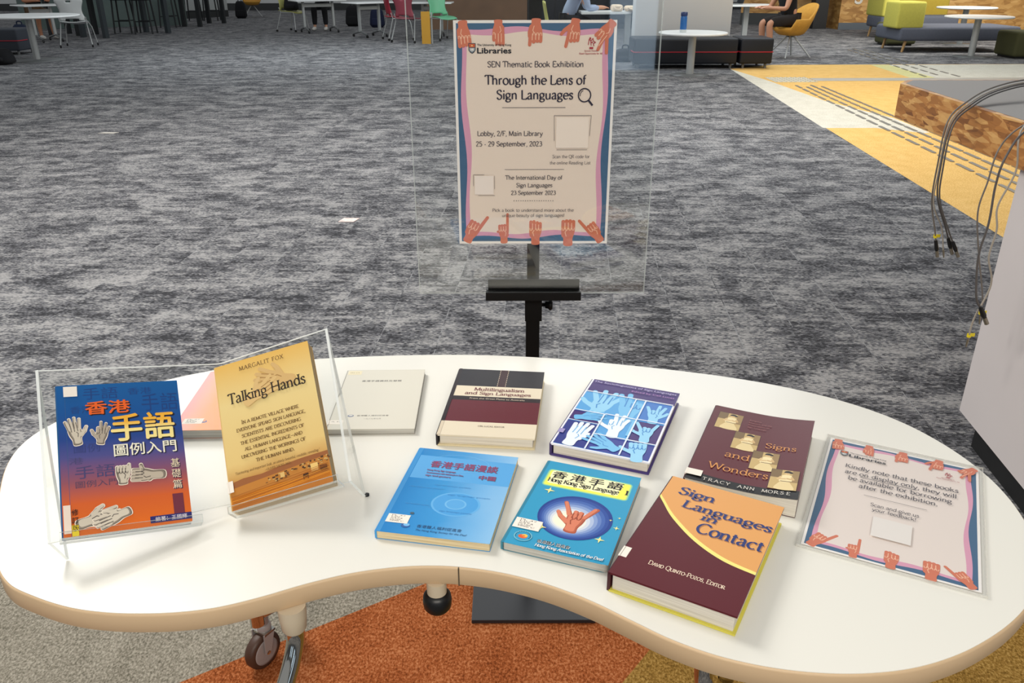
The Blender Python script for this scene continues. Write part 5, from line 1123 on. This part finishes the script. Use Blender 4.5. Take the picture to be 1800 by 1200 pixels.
# ------------------------------------------------------------------ furniture and people at the far side of the lobby
m_wtop = mat('white_table_top', (238, 240, 238), .3); m_lgrey = mat('light_grey_metal', (176, 178, 176), .4, .3); m_mgrey = mat('mid_grey_metal', (112, 114, 114), .45, .2)
m_dgrey = mat('dark_grey_metal', (52, 56, 60), .45, .2)
def col_table(label, px, w_px, h, name='cafe_table', lean=0, r=None, group='round white tables'):
    """Round table on a single column; px = foot of the column."""
    p = atz(*px, 0); dep = np.dot(np.array([p.x, p.y, -CAM_H]), FW); r = r or w_px / 2 / F_PX * dep
    t = thing(name, label, 'table', (p.x, p.y, 0), group=group)
    b = MB(); b.lathe([(r - .03, h - .032), (r - .004, h - .026), (r, h - .014), (r - .004, h - .002), (r - .012, h)], m_wtop, n=40); b.build('tabletop', t)
    b = MB(); b.lathe([(.055, .012), (.055, h - .032)], m_lgrey, n=18); b.build('column', t)
    b = MB(); b.lathe([(r * .55, .0015), (r * .55, .008), (.07, .02)], m_mgrey, n=28); b.build('base', t)
    return t
def flip_table(label, L_, R_, h, depth=.7):
    """Rectangular folding table between two floor points, T-legs with crossbar."""
    a, b_ = atz(*L_, 0), atz(*R_, 0); c = (a + b_) / 2; w = (b_ - a).length; rz = math.atan2((b_ - a).y, (b_ - a).x)
    t = thing('work_table', label, 'table', c, rz, group='white folding work tables')
    b = MB(); b.rbox((-w / 2 - .25, -depth / 2, h - .03), (w / 2 + .25, depth / 2, h), m_wtop, .012, 2); b.build('tabletop', t)
    for s in (-1, 1):
        b = MB(); b.box((s * w / 2 - .025, -.03, .12), (s * w / 2 + .025, .03, h - .03), m_lgrey); b.build('leg', t)
        b = MB(); b.tube([(s * w / 2, -depth * .42, .07), (s * w / 2, 0, .13), (s * w / 2, depth * .42, .07)], .022, m_mgrey, 8)
        for q in (-1, 1): b.lathe([(.03, -.015), (.03, .015)], m_black, Matrix.Translation((s * w / 2, q * depth * .42, .033)) @ Matrix.Rotation(PI / 2, 4, 'Y'), 14)
        b.build('foot', t)
    b = MB(); b.box((-w / 2, -.02, h - .16), (w / 2, .02, h - .09), m_lgrey); b.build('crossbar', t)
    return t
def make_chair(label, m, group='stackable shell chairs'):
    """Shell chair: waisted backrest with a slot, sled seat, four splayed legs on casters. Faces -Y."""
    t = thing('shell_chair', label, 'chair', (0, 0, 0), group=group)
    b = MB(); V = []; nx, ny = 9, 8
    for j in range(ny + 1):
        for i in range(nx + 1):
            u, v = i / nx * 2 - 1, j / ny; x = u * (.235 - .03 * (1 - v) ** 2); V.append((x * (1 - .18 * max(0, v - .8)), -.24 + v * .46, .455 + .02 * u * u - .03 * math.exp(-((v) ** 2) * 40) + .02 * v * v))
    F = [(j * (nx + 1) + i, j * (nx + 1) + i + 1, (j + 1) * (nx + 1) + i + 1, (j + 1) * (nx + 1) + i) for j in range(ny) for i in range(nx)]
    b.add(V, F, m, True); o = b.build('seat', t); s_ = o.modifiers.new('thickness', 'SOLIDIFY'); s_.thickness = .014
    b = MB(); V = []; nx, ny = 12, 12
    for j in range(ny + 1):
        v = j / ny; hw = .255 - .055 * math.sin(PI * min(1, v * 1.15)) * (1 if v < .87 else .9) - (.02 if v > .95 else 0)
        for i in range(nx + 1):
            u = i / nx * 2 - 1; V.append((u * hw, .20 + .07 * v - .05 * u * u * (1 - .3 * v), .50 + v * .40))
    skip = {(j, i) for j in (10,) for i in (5, 6)} | {(0, i) for i in range(3, 9)}
    F = [(j * (nx + 1) + i, j * (nx + 1) + i + 1, (j + 1) * (nx + 1) + i + 1, (j + 1) * (nx + 1) + i) for j in range(ny) for i in range(nx) if (j, i) not in skip]
    b.add(V, F, m, True); o = b.build('backrest', t); s_ = o.modifiers.new('thickness', 'SOLIDIFY'); s_.thickness = .012
    for sx in (-1, 1):
        b = MB(); b.tube([(sx * .20, -.19, .452), (sx * .24, -.235, .36), (sx * .285, -.27, .055)], .011, m_lgrey, 8); f = b.build('leg', t)
        b = MB(); b.lathe([(.026, -.012), (.026, .012)], m_black, Matrix.Translation((sx * .287, -.27, .027)) @ Matrix.Rotation(PI / 2, 4, 'Y'), 14); b.build('caster', f)
        b = MB(); b.tube([(sx * .245, .19, .56), (sx * .235, .15, .45), (sx * .29, .27, .055)], .011, m_lgrey, 8); f = b.build('leg', t)
        b = MB(); b.lathe([(.026, -.012), (.026, .012)], m_black, Matrix.Translation((sx * .292, .27, .027)) @ Matrix.Rotation(PI / 2, 4, 'Y'), 14); b.build('caster', f)
        b = MB(); b.tube([(sx * .20, -.19, .445), (sx * .22, .0, .44), (sx * .235, .15, .45)], .010, m_lgrey, 8); b.build('seat_rail', t)
    return t
m_wsh = mat('white_shell', (218, 220, 218), .4); m_red = mat('red_shell', (150, 34, 50), .4); m_green = mat('mint_shell', (112, 190, 146), .4); m_olive = mat('olive_shell', (190, 188, 110), .45); m_rose = mat('rose_shell', (150, 66, 78), .4)
ch = make_chair('white shell chair on casters beside the upper round table at far left', m_wsh)
def put_chair(px, rz, label, m=None):
    p = atz(*px, 0)
    c = dup(ch, (p.x, p.y, 0), rz, label)
    if m: recolor(c, m_wsh, m)
    return c
p = atz(141, 82, 0); ch.location = (p.x, p.y, 0); ch.rotation_euler = (0, 0, PI + .25)
col_table('large round white table at far left, nearest the dark seat', (66, 106), 0, .72, r=.80)
p = atz(100, 82, 0)
t = flip_table('white table at far left where a person in brown shorts sits', (66, 74), (100, 72), .74, .8)
put_chair((516, 55), 1.2, 'olive shell chair with a black bag on its seat', m_olive)
put_chair((700, 70), PI - 1.2, 'dark red shell chair left of the poster, at the second table', m_red)
put_chair((722, 74), PI - .5, 'rose red shell chair nearest the left edge of the acrylic panel', m_rose)
put_chair((780, 70), .7, 'mint green shell chair seen through the acrylic panel', m_green)
flip_table('white folding table in front of the person in black trousers', (537, 58), (588, 56), .74)
flip_table('white folding table with backpacks beneath it, left of the red chair', (634, 66), (668, 64), .74)
flip_table('white folding table seen through the panel left of the poster', (745, 66), (778, 66), .74)
# person helper ------------------------------------------------------
m_skin = mat('skin', (196, 142, 112), .55); m_skin2 = mat('tan_skin', (178, 120, 88), .55)
def skin_mesh(name, parent, pts, edges, radii, m, root=0, sub=2):
    me = bpy.data.meshes.new(name); me.from_pydata(pts, edges, []); me.materials.append(m)
    o = bpy.data.objects.new(name, me); COL.objects.link(o); o.parent = parent
    sk = o.modifiers.new('skin', 'SKIN'); sk.use_smooth_shade = True
    me.skin_vertices.new() if not me.skin_vertices else None
    for i, r in enumerate(radii): me.skin_vertices[0].data[i].radius = r if isinstance(r, tuple) else (r, r)
    me.skin_vertices[0].data[root].use_root = True
    s = o.modifiers.new('smooth', 'SUBSURF'); s.levels = s.render_levels = sub
    return o
def seated_person(label, loc, rz, shirt, legs_m, shoe, hair, skin=None, lean=.0, long_legs=True, group=None, arm_z=.76, sleeves=True, seat=.47):
    """A person sitting, facing -Y, forearms forward on a table."""
    skin = skin or m_skin
    t = thing('person', label, 'person', loc, rz, group)
    H = seat + .125; nk = Vector((0, -.08 - lean, H + .54)); hd = nk + Vector((0, -.06, .20))
    pts = [(0, 0, H), (0, -.02 - lean * .3, H + .20), (0, -.04 - lean * .75, H + .42), tuple(nk), tuple(nk + Vector((0, -.02, .07))), tuple(hd), tuple(hd + Vector((0, .01, .09)))]
    rad = [(.15, .12), (.14, .105), (.15, .105), .055, .052, (.078, .095), (.06, .07)]; ed = [(0, 1), (1, 2), (2, 3), (3, 4), (4, 5), (5, 6)]
    def ch_(parent, seq):
        i = parent
        for p, r in seq: pts.append(tuple(p)); rad.append(r); ed.append((i, len(pts) - 1)); i = len(pts) - 1
        return i
    nose = ch_(5, [(hd + Vector((0, -.105, -.01)), .014)])
    for s in (-1, 1):
        ch_(5, [(hd + Vector((s * .085, .01, -.01)), .013)])
        sh = Vector((s * .19, -.04 - lean * .8, H + .45)); el = Vector((s * .27, -.14 - lean, arm_z + .02)); wr = Vector((s * .13, -.36 - lean, arm_z + .035)); pm = wr + Vector((-s * .03, -.08, 0))
        ch_(2, [(sh, .058)]); k = ch_(len(pts) - 1, [(el, .043), (wr, .028), (pm, (.036, .02))])
        for f in range(4): q = pm + Vector((s * (.03 - .02 * f), -.02, .0)); ch_(k, [(q + Vector((0, -.02, 0)), .0095), (q + Vector((0, -.045 - .008 * (f in (1, 2)), -.012)), .0085)])
        ch_(k - 0, [(pm + Vector((-s * .045, .0, .0)), .010), (pm + Vector((-s * .055, -.03, -.008)), .009)])
        hp = Vector((s * .10, -.02, H - .02)); kn = Vector((s * .13, -.44, H - .06)); an = Vector((s * .14, -.42, .10)); toe = Vector((s * .15, -.58, .045))
        ch_(0, [(hp, .085), (kn, .062), (Vector((s * .135, -.40, .30)), .052), (an, .036), (Vector((s * .145, -.46, .05)), .038), (toe, .03)])
    skin_mesh('body', t, pts, ed, rad, skin)
    # clothing over the body
    sp_ = [(0, 0, H - .06), (0, -.02 - lean * .3, H + .20), (0, -.04 - lean * .75, H + .42), (0, -.07 - lean * .95, H + .52)]; sr = [(.172, .14), (.165, .13), (.168, .122), .075]; se = [(0, 1), (1, 2), (2, 3)]
    for s in (-1, 1):
        i0 = len(sp_); sp_ += [(s * .19, -.04 - lean * .8, H + .45), (s * .235, -.10 - lean, H + .30)]; sr += [.074, .068]; se += [(2, i0), (i0, i0 + 1)]
        if sleeves: sp_ += [(s * .27, -.14 - lean, arm_z + .02), (s * .15, -.33 - lean, arm_z + .035)]; sr += [.056, .040]; se += [(i0 + 1, i0 + 2), (i0 + 2, i0 + 3)]
    skin_mesh('shirt', t, sp_, se, sr, shirt)
    tp = [(0, 0, H - .02)]; tr_ = [(.15, .11)]; te = []
    for s in (-1, 1):
        i0 = len(tp); tp += [(s * .10, -.02, H - .02), (s * .13, -.43, H - .06)]; tr_ += [.103, .082]; te += [(0, i0), (i0, i0 + 1)]
        if long_legs: tp += [(s * .135, -.40, .30), (s * .14, -.42, .12)]; tr_ += [.070, .058]; te += [(i0 + 1, i0 + 2), (i0 + 2, i0 + 3)]
    skin_mesh('trousers' if long_legs else 'shorts', t, tp, te, tr_, legs_m)
    for s in (-1, 1): skin_mesh('shoe', t, [(s * .14, -.39, .055), (s * .145, -.47, .052), (s * .15, -.60, .042)], [(0, 1), (1, 2)], [(.045, .055), (.048, .046), (.042, .034)], shoe)
    skin_mesh('hair', t, [tuple(hd + Vector((0, .05, -.04))), tuple(hd + Vector((0, .045, .06))), tuple(hd + Vector((0, -.03, .105)))], [(0, 1), (1, 2)], [(.075, .07), (.088, .07), (.07, .05)], hair)
    return t
m_hair = mat('black_hair', (22, 18, 18), .5); m_wshoe = mat('white_shoe', (216, 212, 204), .6); m_bcloth = mat('black_cloth', (18, 18, 22), .9)
p = atz(72, 70, 0); seated_person('person in brown shorts and white shoes sitting at the table at far left', (p.x - .25, p.y + .45, 0), .9, m_bcloth, mat('brown_shorts', (92, 66, 38), .9), m_wshoe, m_hair, m_skin2, .05, False, sleeves=False)
p = atz(563, 54, 0); seated_person('person in black trousers and white shoes sitting behind a folding table', (p.x, p.y + .50, 0), .0, m_bcloth, m_bcloth, m_wshoe, m_hair, None, .05)
# second pair of bags and the backpack
def bag(label, px, w, h, m, name='backpack', z=0.0):
    p = atz(*px, 0) if isinstance(px, tuple) else px
    t = thing(name, label, 'bag', (p.x, p.y, z))
    b = MB(); n = 10; rings = []
    for j in range(8):
        v = j / 7; s_ = (1 - .28 * v * v) * (1 if 0 < j < 7 else .7); rings.append([(w / 2 * s_ * math.copysign(abs(math.cos(a_)) ** .6, math.cos(a_)), w * .32 * s_ * math.copysign(abs(math.sin(a_)) ** .6, math.sin(a_)), .002 + h * v) for a_ in [2 * PI * k / 20 for k in range(20)]])
    V = [q for r_ in rings for q in r_]; b.add(V, [(j * 20 + i, j * 20 + (i + 1) % 20, (j + 1) * 20 + (i + 1) % 20, (j + 1) * 20 + i) for j in range(7) for i in range(20)] + [list(range(20))[::-1], list(range(140, 160))], m, True); b.build('body', t)
    b = MB(); b.tube(smooth_poly([(-.05, 0, h), (-.04, 0, h + .05), (.04, 0, h + .05), (.05, 0, h)], 4, False), .012, m, 8); b.build('handle', t)
    b = MB(); b.rbox((-w * .32, -w * .40, .05), (w * .32, -w * .25, h * .5), m, .03, 3); b.build('front_pocket', t)
    return t
bag('black backpack standing on the carpet by the pale panel, below the mustard chair', (425, 32), .36, .50, m_bcloth)
bag('black backpack under the folding table left of the red chair', (622, 46), .42, .52, m_bcloth)
bag('navy backpack under the folding table, right of the black one', (664, 48), .40, .46, mat('navy_cloth', (24, 32, 62), .9))
q = atz(516, 55, 0); bag('black shoulder bag resting on the olive chair seat', Vector((q.x, q.y + .02, 0)), .36, .30, m_bcloth, 'shoulder_bag', .476)
bag('dark blue backpack on the floor beneath the table at far left', (43, 82), .34, .42, mat('dark_blue_cloth', (22, 34, 58), .9))
bag('black bag on the carpet at the left picture edge', (0, 113), .5, .24, m_bcloth, 'shoulder_bag')
# mustard bucket chair behind the black backpack (left) and bucket chair, right
m_must = mat('mustard_felt', (206, 150, 56), .8, noise=.06, nscale=25)
def bucket_chair(label, loc, rz):
    """Tub chair: one continuous shell higher at the back, on four splayed rods. Faces -Y."""
    t = thing('tub_chair', label, 'chair', loc, rz, group='mustard tub chairs')
    b = MB(); n = 28; prof = []
    for k in range(n):
        a_ = 2 * PI * k / n; back = (1 + math.sin(a_)) / 2   # 1 at +Y
        top = .56 + .06 * (abs(math.cos(a_)) ** 1.5) + .30 * max(0, back - .62) / .38
        if math.sin(a_) < -.55: top = .47
        rx, ry = .33, .31 + .06 * back; col = []
        for v in (0, .12, .35, .65, 1): sc = .42 + .58 * v ** .55; col.append((rx * sc * math.cos(a_), ry * sc * math.sin(a_) + .06 * v * back, .36 + (top - .36) * v ** 1.3))
        prof.append(col)
    V = [q for c in prof for q in c]
    F = [(k * 5 + j, ((k + 1) % n) * 5 + j, ((k + 1) % n) * 5 + j + 1, k * 5 + j + 1) for k in range(n) for j in range(4)] + [[k * 5 for k in range(n)][::-1]]
    b.add(V, F, m_must, True); o = b.build('shell', t); s_ = o.modifiers.new('thickness', 'SOLIDIFY'); s_.thickness = .035; s_.offset = -1
    b = MB(); b.lathe([(.05, .44), (.24, .445), (.26, .47), (.22, .495), (.05, .50)], m_must, n=24); b.build('seat_cushion', t)
    for sx, sy in ((-1, -1), (1, -1), (-1, 1), (1, 1)):
        b = MB(); b.tube([(sx * .03, sy * .03, .36), (sx * .27, sy * .25, .012)], .013, m_lgrey, 8); b.build('leg', t)
    b = MB(); b.lathe([(.05, .33), (.07, .375)], m_mgrey, n=16); b.build('hub', t)
    return t
p = atz(1384, 104, 0); bucket_chair('mustard tub chair at right with a person in black sitting in it', (p.x + .1, p.y + .30, 0), -1.25)
cm = (p.x + .1, p.y + .30, 0)
p = atz(446, 30, 0); bucket_chair('mustard tub chair at the back by the pale panel', (p.x, p.y, 0), .3)
p = atz(1384, 104, 0)
seated_person('person in black t-shirt typing at the round-ended table at right', (cm[0] - .06, cm[1] - .02, .0), -1.35, m_bcloth, mat('dark_shorts', (40, 34, 32), .9), mat('dark_shoe', (30, 28, 28), .6), m_hair, None, .10, False, sleeves=False, arm_z=.77, seat=.51)
# black lounge benches with red piping
m_leath = mat('black_leatherette', (26, 29, 36), .42, spec=.35); m_pip = mat('red_piping', (176, 30, 48), .5)
def bench(label, x0, x1, depth=.62, z0=.07, z1=.44, name='bench', m=None, pip=True, y=None, group='black bench units with red piping'):
    a, b_ = atz(*x0, 0), atz(*x1, 0); y = y or (a.y + b_.y) / 2; m = m or m_leath
    t = thing(name, label, 'bench', ((a.x + b_.x) / 2, y, 0), group=group)
    w = MB(); w.rbox((a.x, y, z0), (b_.x, y + depth, z1), m, .03, 3); w.build('body', t, True)
    if pip:
        w = MB(); zz = z0 + (z1 - z0) * .47; w.tube([(a.x - .002, y + depth * .5, zz), (a.x - .002, y + .02, zz), (a.x + .02, y - .003, zz), (b_.x - .02, y - .003, zz), (b_.x + .002, y + .02, zz), (b_.x + .002, y + depth * .5, zz)], .008, m_pip, 8); w.build('piping', t, True)
    for sx in (a.x + .08, b_.x - .08):
        for sy in (y + .08, y + depth - .08):
            w = MB(); w.lathe([(.02, .0012), (.022, z0 + .005)], m_mgrey, Matrix.Translation((sx, sy, 0)), 12); w.build('foot', t, True)
    return t
by = atz(1300, 121, 0).y
bench('long black bench in front of the white partition', (1112, 121), (1294, 121), y=by)
bench('short black bench unit at the right end of the bench row', (1298, 121), (1356, 121), y=by)
bench('dark grey seat at the left picture edge beside the round table', (-30, 97), (37, 97), m=mat('dark_grey_fabric', (54, 58, 66), .8))
col_table('round white table in front of the black bench', (1212, 132), 118, .585)
p = atz(1212, 132, 0)
pb = aty(1198, 57, p.y); bt = thing('water_bottle', 'blue water bottle standing on the round table by the bench', 'bottle', (pb.x, p.y - .1, .5852))
m_bot = mat('blue_bottle', (44, 98, 160), .2)
b = MB(); b.lathe([(.044, 0), (.046, .01), (.046, .19), (.042, .215)], m_bot, n=20); b.build('body', bt)
b = MB(); b.lathe([(.045, .216), (.047, .222), (.047, .262), (.040, .268)], mat('navy_cap', (28, 48, 96), .4), n=20); b.build('cap', bt)
b = MB(); b.lathe([(.0463, .0), (.0468, .002), (.0468, .038), (.0463, .04)], mat('pale_bottle_base', (200, 206, 206), .4), n=20); b.build('base_ring', bt)
# table with rounded end at right, laptop and things on it
def slab_table(label, xl, xr, yv, h, foot_px, name='work_table'):
    p = atz(*foot_px, 0); a, c = aty(xl, yv, p.y), aty(xr, yv, p.y)
    t = thing(name, label, 'table', (p.x, p.y, 0), group='white folding work tables')
    w = MB(); pts = _ell(c.x - p.x - .35, 0, .35, .35, -90, 90, 14) + [(a.x - p.x, .35), (a.x - p.x, -.35)]; w.prism(pts, h - .035, h, m_wtop); w.build('tabletop', t)
    w = MB(); w.box((-.05, -.05, .02), (.05, .05, h - .035), m_lgrey); w.build('leg', t)
    w = MB(); w.rbox((-.08, -.3, .0015), (.08, .3, .04), m_mgrey, .015, 2); w.build('foot', t)
    return t, p
t, p = slab_table('white round-ended table with laptop where the person in black sits', 1240, 1356, 22, .735, (1306, 74)); tz = .7352
lp = aty(1290, 18, p.y); lt = thing('laptop', 'grey laptop open on the round-ended table at right', 'laptop', (lp.x, p.y, tz), -1.4)
b = MB(); b.rbox((-.16, -.11, 0.0005), (.16, .11, .016), m_mgrey, .006, 2); b.build('keyboard_base', lt); b = MB(); b.rbox((-.16, -.005, 0), (.16, .005, .21), m_dgrey, .004, 2, Matrix.Translation((0, .115, .016)) @ Matrix.Rotation(-.3, 4, 'X')); b.build('screen', lt)
t2, p2_ = slab_table('white table with folded tan bags, above the top right of the poster', 1020, 1110, 24, .735, (1100, 98))
q = aty(1066, 20, p2_.y)
for k, (dx, w_, hh) in enumerate(((.16, .20, .11), (.42, .24, .09))):
    bg = thing('canvas_bag', ('folded tan canvas bag lying on the table, left one of the two', 'flatter tan canvas bag on the table, right one of the two')[k], 'bag', (q.x + dx, p2_.y - .12 + .05 * k, tz), group='tan canvas bags')
    b = MB(); b.rbox((-w_ / 2, -.13, 0.0005), (w_ / 2, .13, hh), mat('tan_canvas', (206, 184, 156), .9, noise=.15, nscale=14), .045, 4); o = b.build('body', bg)
    b = MB(); b.tube(smooth_poly([(-.06, -.12, hh * .7), (-.03, -.16, hh * .4), (.04, -.16, hh * .35), (.07, -.12, hh * .7)], 4, False), .012, mat('tan_canvas', (206, 184, 156)), 8); b.build('strap', bg)
q = atz(1030, 92, 0); seated_person('person in grey-blue shirt leaning over the table behind the poster', (q.x - .42, p2_.y + .05, 0), PI / 2, mat('grey_blue_shirt', (150, 162, 186), .85), m_bcloth, m_bcloth, m_hair, None, .22, seat=.495)
put_chair((1012, 98), PI / 2, 'olive shell chair behind the person in the grey-blue shirt', m_olive).location = (q.x - .56, p2_.y + .05, 0)
bag('black bag on the carpet at the foot of the table right of the poster', (1098, 108), .40, .2, m_bcloth, 'shoulder_bag')
# yellow folded board standing left of the poster
p = atz(750, 77, 0); t = thing('folding_board', 'slim yellow board standing on the carpet behind the acrylic panel', 'board', (p.x, p.y, 0))
b = MB(); b.box((-.09, -.02, .001), (.09, .02, .62), mat('yellow_board', (206, 150, 40), .6), Matrix.Rotation(.05, 4, 'X')); b.build('panel', t); b = MB(); b.box((.1, .05, .001), (.13, .08, .6), m_lgrey); b.build('strut', t); b = MB(); b.box((.08, .0, .5), (.13, .08, .53), m_lgrey); b.build('hinge', t)
# dark high benches and stools, far left
m_dk = mat('dark_slate_paint', (50, 58, 62), .5); m_dk2 = mat('black_slate_paint', (24, 28, 30), .5)
def high_table(label, x0, x1, h, depth, m, n=1):
    a, b_ = atz(*x0, 0), atz(*x1, 0); c = (a + b_) / 2; w = (b_ - a).length; rz = math.atan2((b_ - a).y, (b_ - a).x)
    t = thing('high_table', label, 'table', c, rz, group='dark high tables on the left')
    b = MB(); b.box((-w / 2 - .06, -.06, h - .16), (w / 2 + .06, depth, h), m); b.build('tabletop', t)
    for sx in (-1, 1):
        for y in (0, depth - .06):
            b = MB(); b.box((sx * w / 2 - .05, y - .05, .001), (sx * w / 2 + .05, y + .05, h - .16), m); b.build('leg', t)
    return t
high_table('slate grey high table with wide top at far left', (187, 67), (296, 58), 1.12, .8, m_dk)
high_table('black high table behind the white shell chair', (92, 62), (140, 63), 1.12, .6, m_dk2)
high_table('slate grey high table farther back, before the pale panel', (352, 47), (394, 41), 1.12, .5, m_dk2)
def stool(label, px, m=None):
    p = atz(*px, 0); t = thing('bar_stool', label, 'stool', (p.x, p.y, 0), .1, group='dark bar stools on the left')
    b = MB(); b.rbox((-.19, -.19, .74), (.19, .19, .79), m or m_dk2, .015, 2); b.build('seat', t)
    for sx in (-1, 1):
        for sy in (-1, 1): b = MB(); b.tube([(sx * .16, sy * .16, .745), (sx * .20, sy * .20, .001)], .02, m or m_dk2, 8); b.build('leg', t)
    for sy in (-1, 1): b = MB(); b.tube([(-.185, sy * .185, .28), (.185, sy * .185, .28)], .012, m or m_dk2, 6); b.build('footrest', t)
    return t
for k, px in enumerate(((222, 58), (258, 59), (300, 48), (342, 37), (374, 36))):
    stool(('black bar stool tucked under the wide slate table, leftmost', 'black bar stool tucked under the wide slate table, second from left', 'black bar stool behind the right leg of the wide slate table', 'black bar stool before the pale panel, left of two', 'black bar stool before the pale panel, right of two')[k], px)
# olive and slate lounge seats at right
m_yel = mat('chartreuse_fabric', (198, 190, 84), .85, noise=.05, nscale=30); m_yel2 = mat('mustard_green_fabric', (166, 142, 46), .85, noise=.05, nscale=30); m_slate = mat('slate_fabric', (88, 92, 104), .85, noise=.06, nscale=30); m_olv = mat('olive_fabric', (72, 72, 40), .85); m_wood = mat('pale_wood_leg', (190, 150, 98), .5)
def lounge(label, xa, xb, depth, back0, back1, back_h, seat_h=.44, z0=.20, back_m=None):
    """Slate seat with an upright block of the given column range on its near-left end."""
    a, b_ = atz(*xa, 0), atz(*xb, 0); y = a.y
    t = thing('lounge_bench', label, 'sofa', (a.x, y, 0), group='lounge seats on wooden legs')
    w = MB(); w.rbox((a.x, y, z0), (b_.x, y + depth, seat_h), m_slate, .05, 4); w.build('seat', t, True)
    u0, u1 = aty(back0, 20, y).x, aty(back1, 20, y).x
    w = MB(); w.rbox((u0, y + .01, seat_h - .03), (u1, y + depth * .55, back_h), back_m or m_yel, .04, 4); w.build('backrest', t, True)
    for sx in (a.x + .18, b_.x - .25):
        for sy in (y + .12, y + depth - .12):
            w = MB(); w.tube([(sx, sy, z0 + .02), (sx - .04, sy, .001)], [.03, .02], m_wood, 10); w.build('leg', t, True)
    return t
lounge('slate lounge seat with bright chartreuse back block, nearest of the lounge group', (1576, 93), (1790, 93), 1.1, 1580, 1629, .86)
u0, u1 = atz(1553, 70, 0), atz(1694, 70, 0)
t = thing('lounge_sofa', 'long slate sofa with mustard green back standing behind the chartreuse block', 'sofa', (u0.x, u0.y, 0))
w = MB(); w.rbox((u0.x, u0.y + .3, .22), (u1.x, u0.y + 1.1, .46), m_slate, .05, 4); w.build('seat', t, True)
w = MB(); w.rbox((aty(1580, 20, u0.y).x, u0.y + .85, .42), (u1.x, u0.y + 1.2, .98), m_yel2, .05, 4); w.build('backrest', t, True)
w = MB(); w.rbox((u0.x, u0.y + .28, .44), (aty(1590, 20, u0.y).x, u0.y + 1.2, .98), m_yel, .05, 4); w.build('armrest', t, True)
for sx in (u0.x + .1, u1.x - .1):
    for sy in (u0.y + .4, u0.y + 1.0):
        w = MB(); w.tube([(sx, sy, .24), (sx - .04, sy, .001)], [.03, .02], m_wood, 10); w.build('leg', t, True)
def ottoman(label, px0, px1, h):
    a, b_ = atz(*px0, 0), atz(*px1, 0); d = b_.x - a.x
    t = thing('ottoman', label, 'ottoman', ((a.x + b_.x) / 2, a.y, 0), group='olive ottomans')
    w = MB(); w.rbox((a.x, a.y, .03), (b_.x, a.y + d, h), m_olv, .05, 4); w.build('body', t, True)
    w = MB(); w.box((a.x + .06, a.y + .06, .001), (b_.x - .06, a.y + d - .06, .032), m_black); w.build('plinth', t, True)
ottoman('olive ottoman under the left end of the lounge seats', (1556, 81), (1610, 81), .42)
ottoman('olive ottoman cut off by the right picture edge', (1780, 104), (1850, 104), .43)
col_table('round white side table in front of the lounge seat, the nearer of two', (1706, 100), 109, .66, 'side_table')
col_table('round white side table behind the nearer one, before the mustard green sofa', (1686, 78), 96, .70, 'side_table')
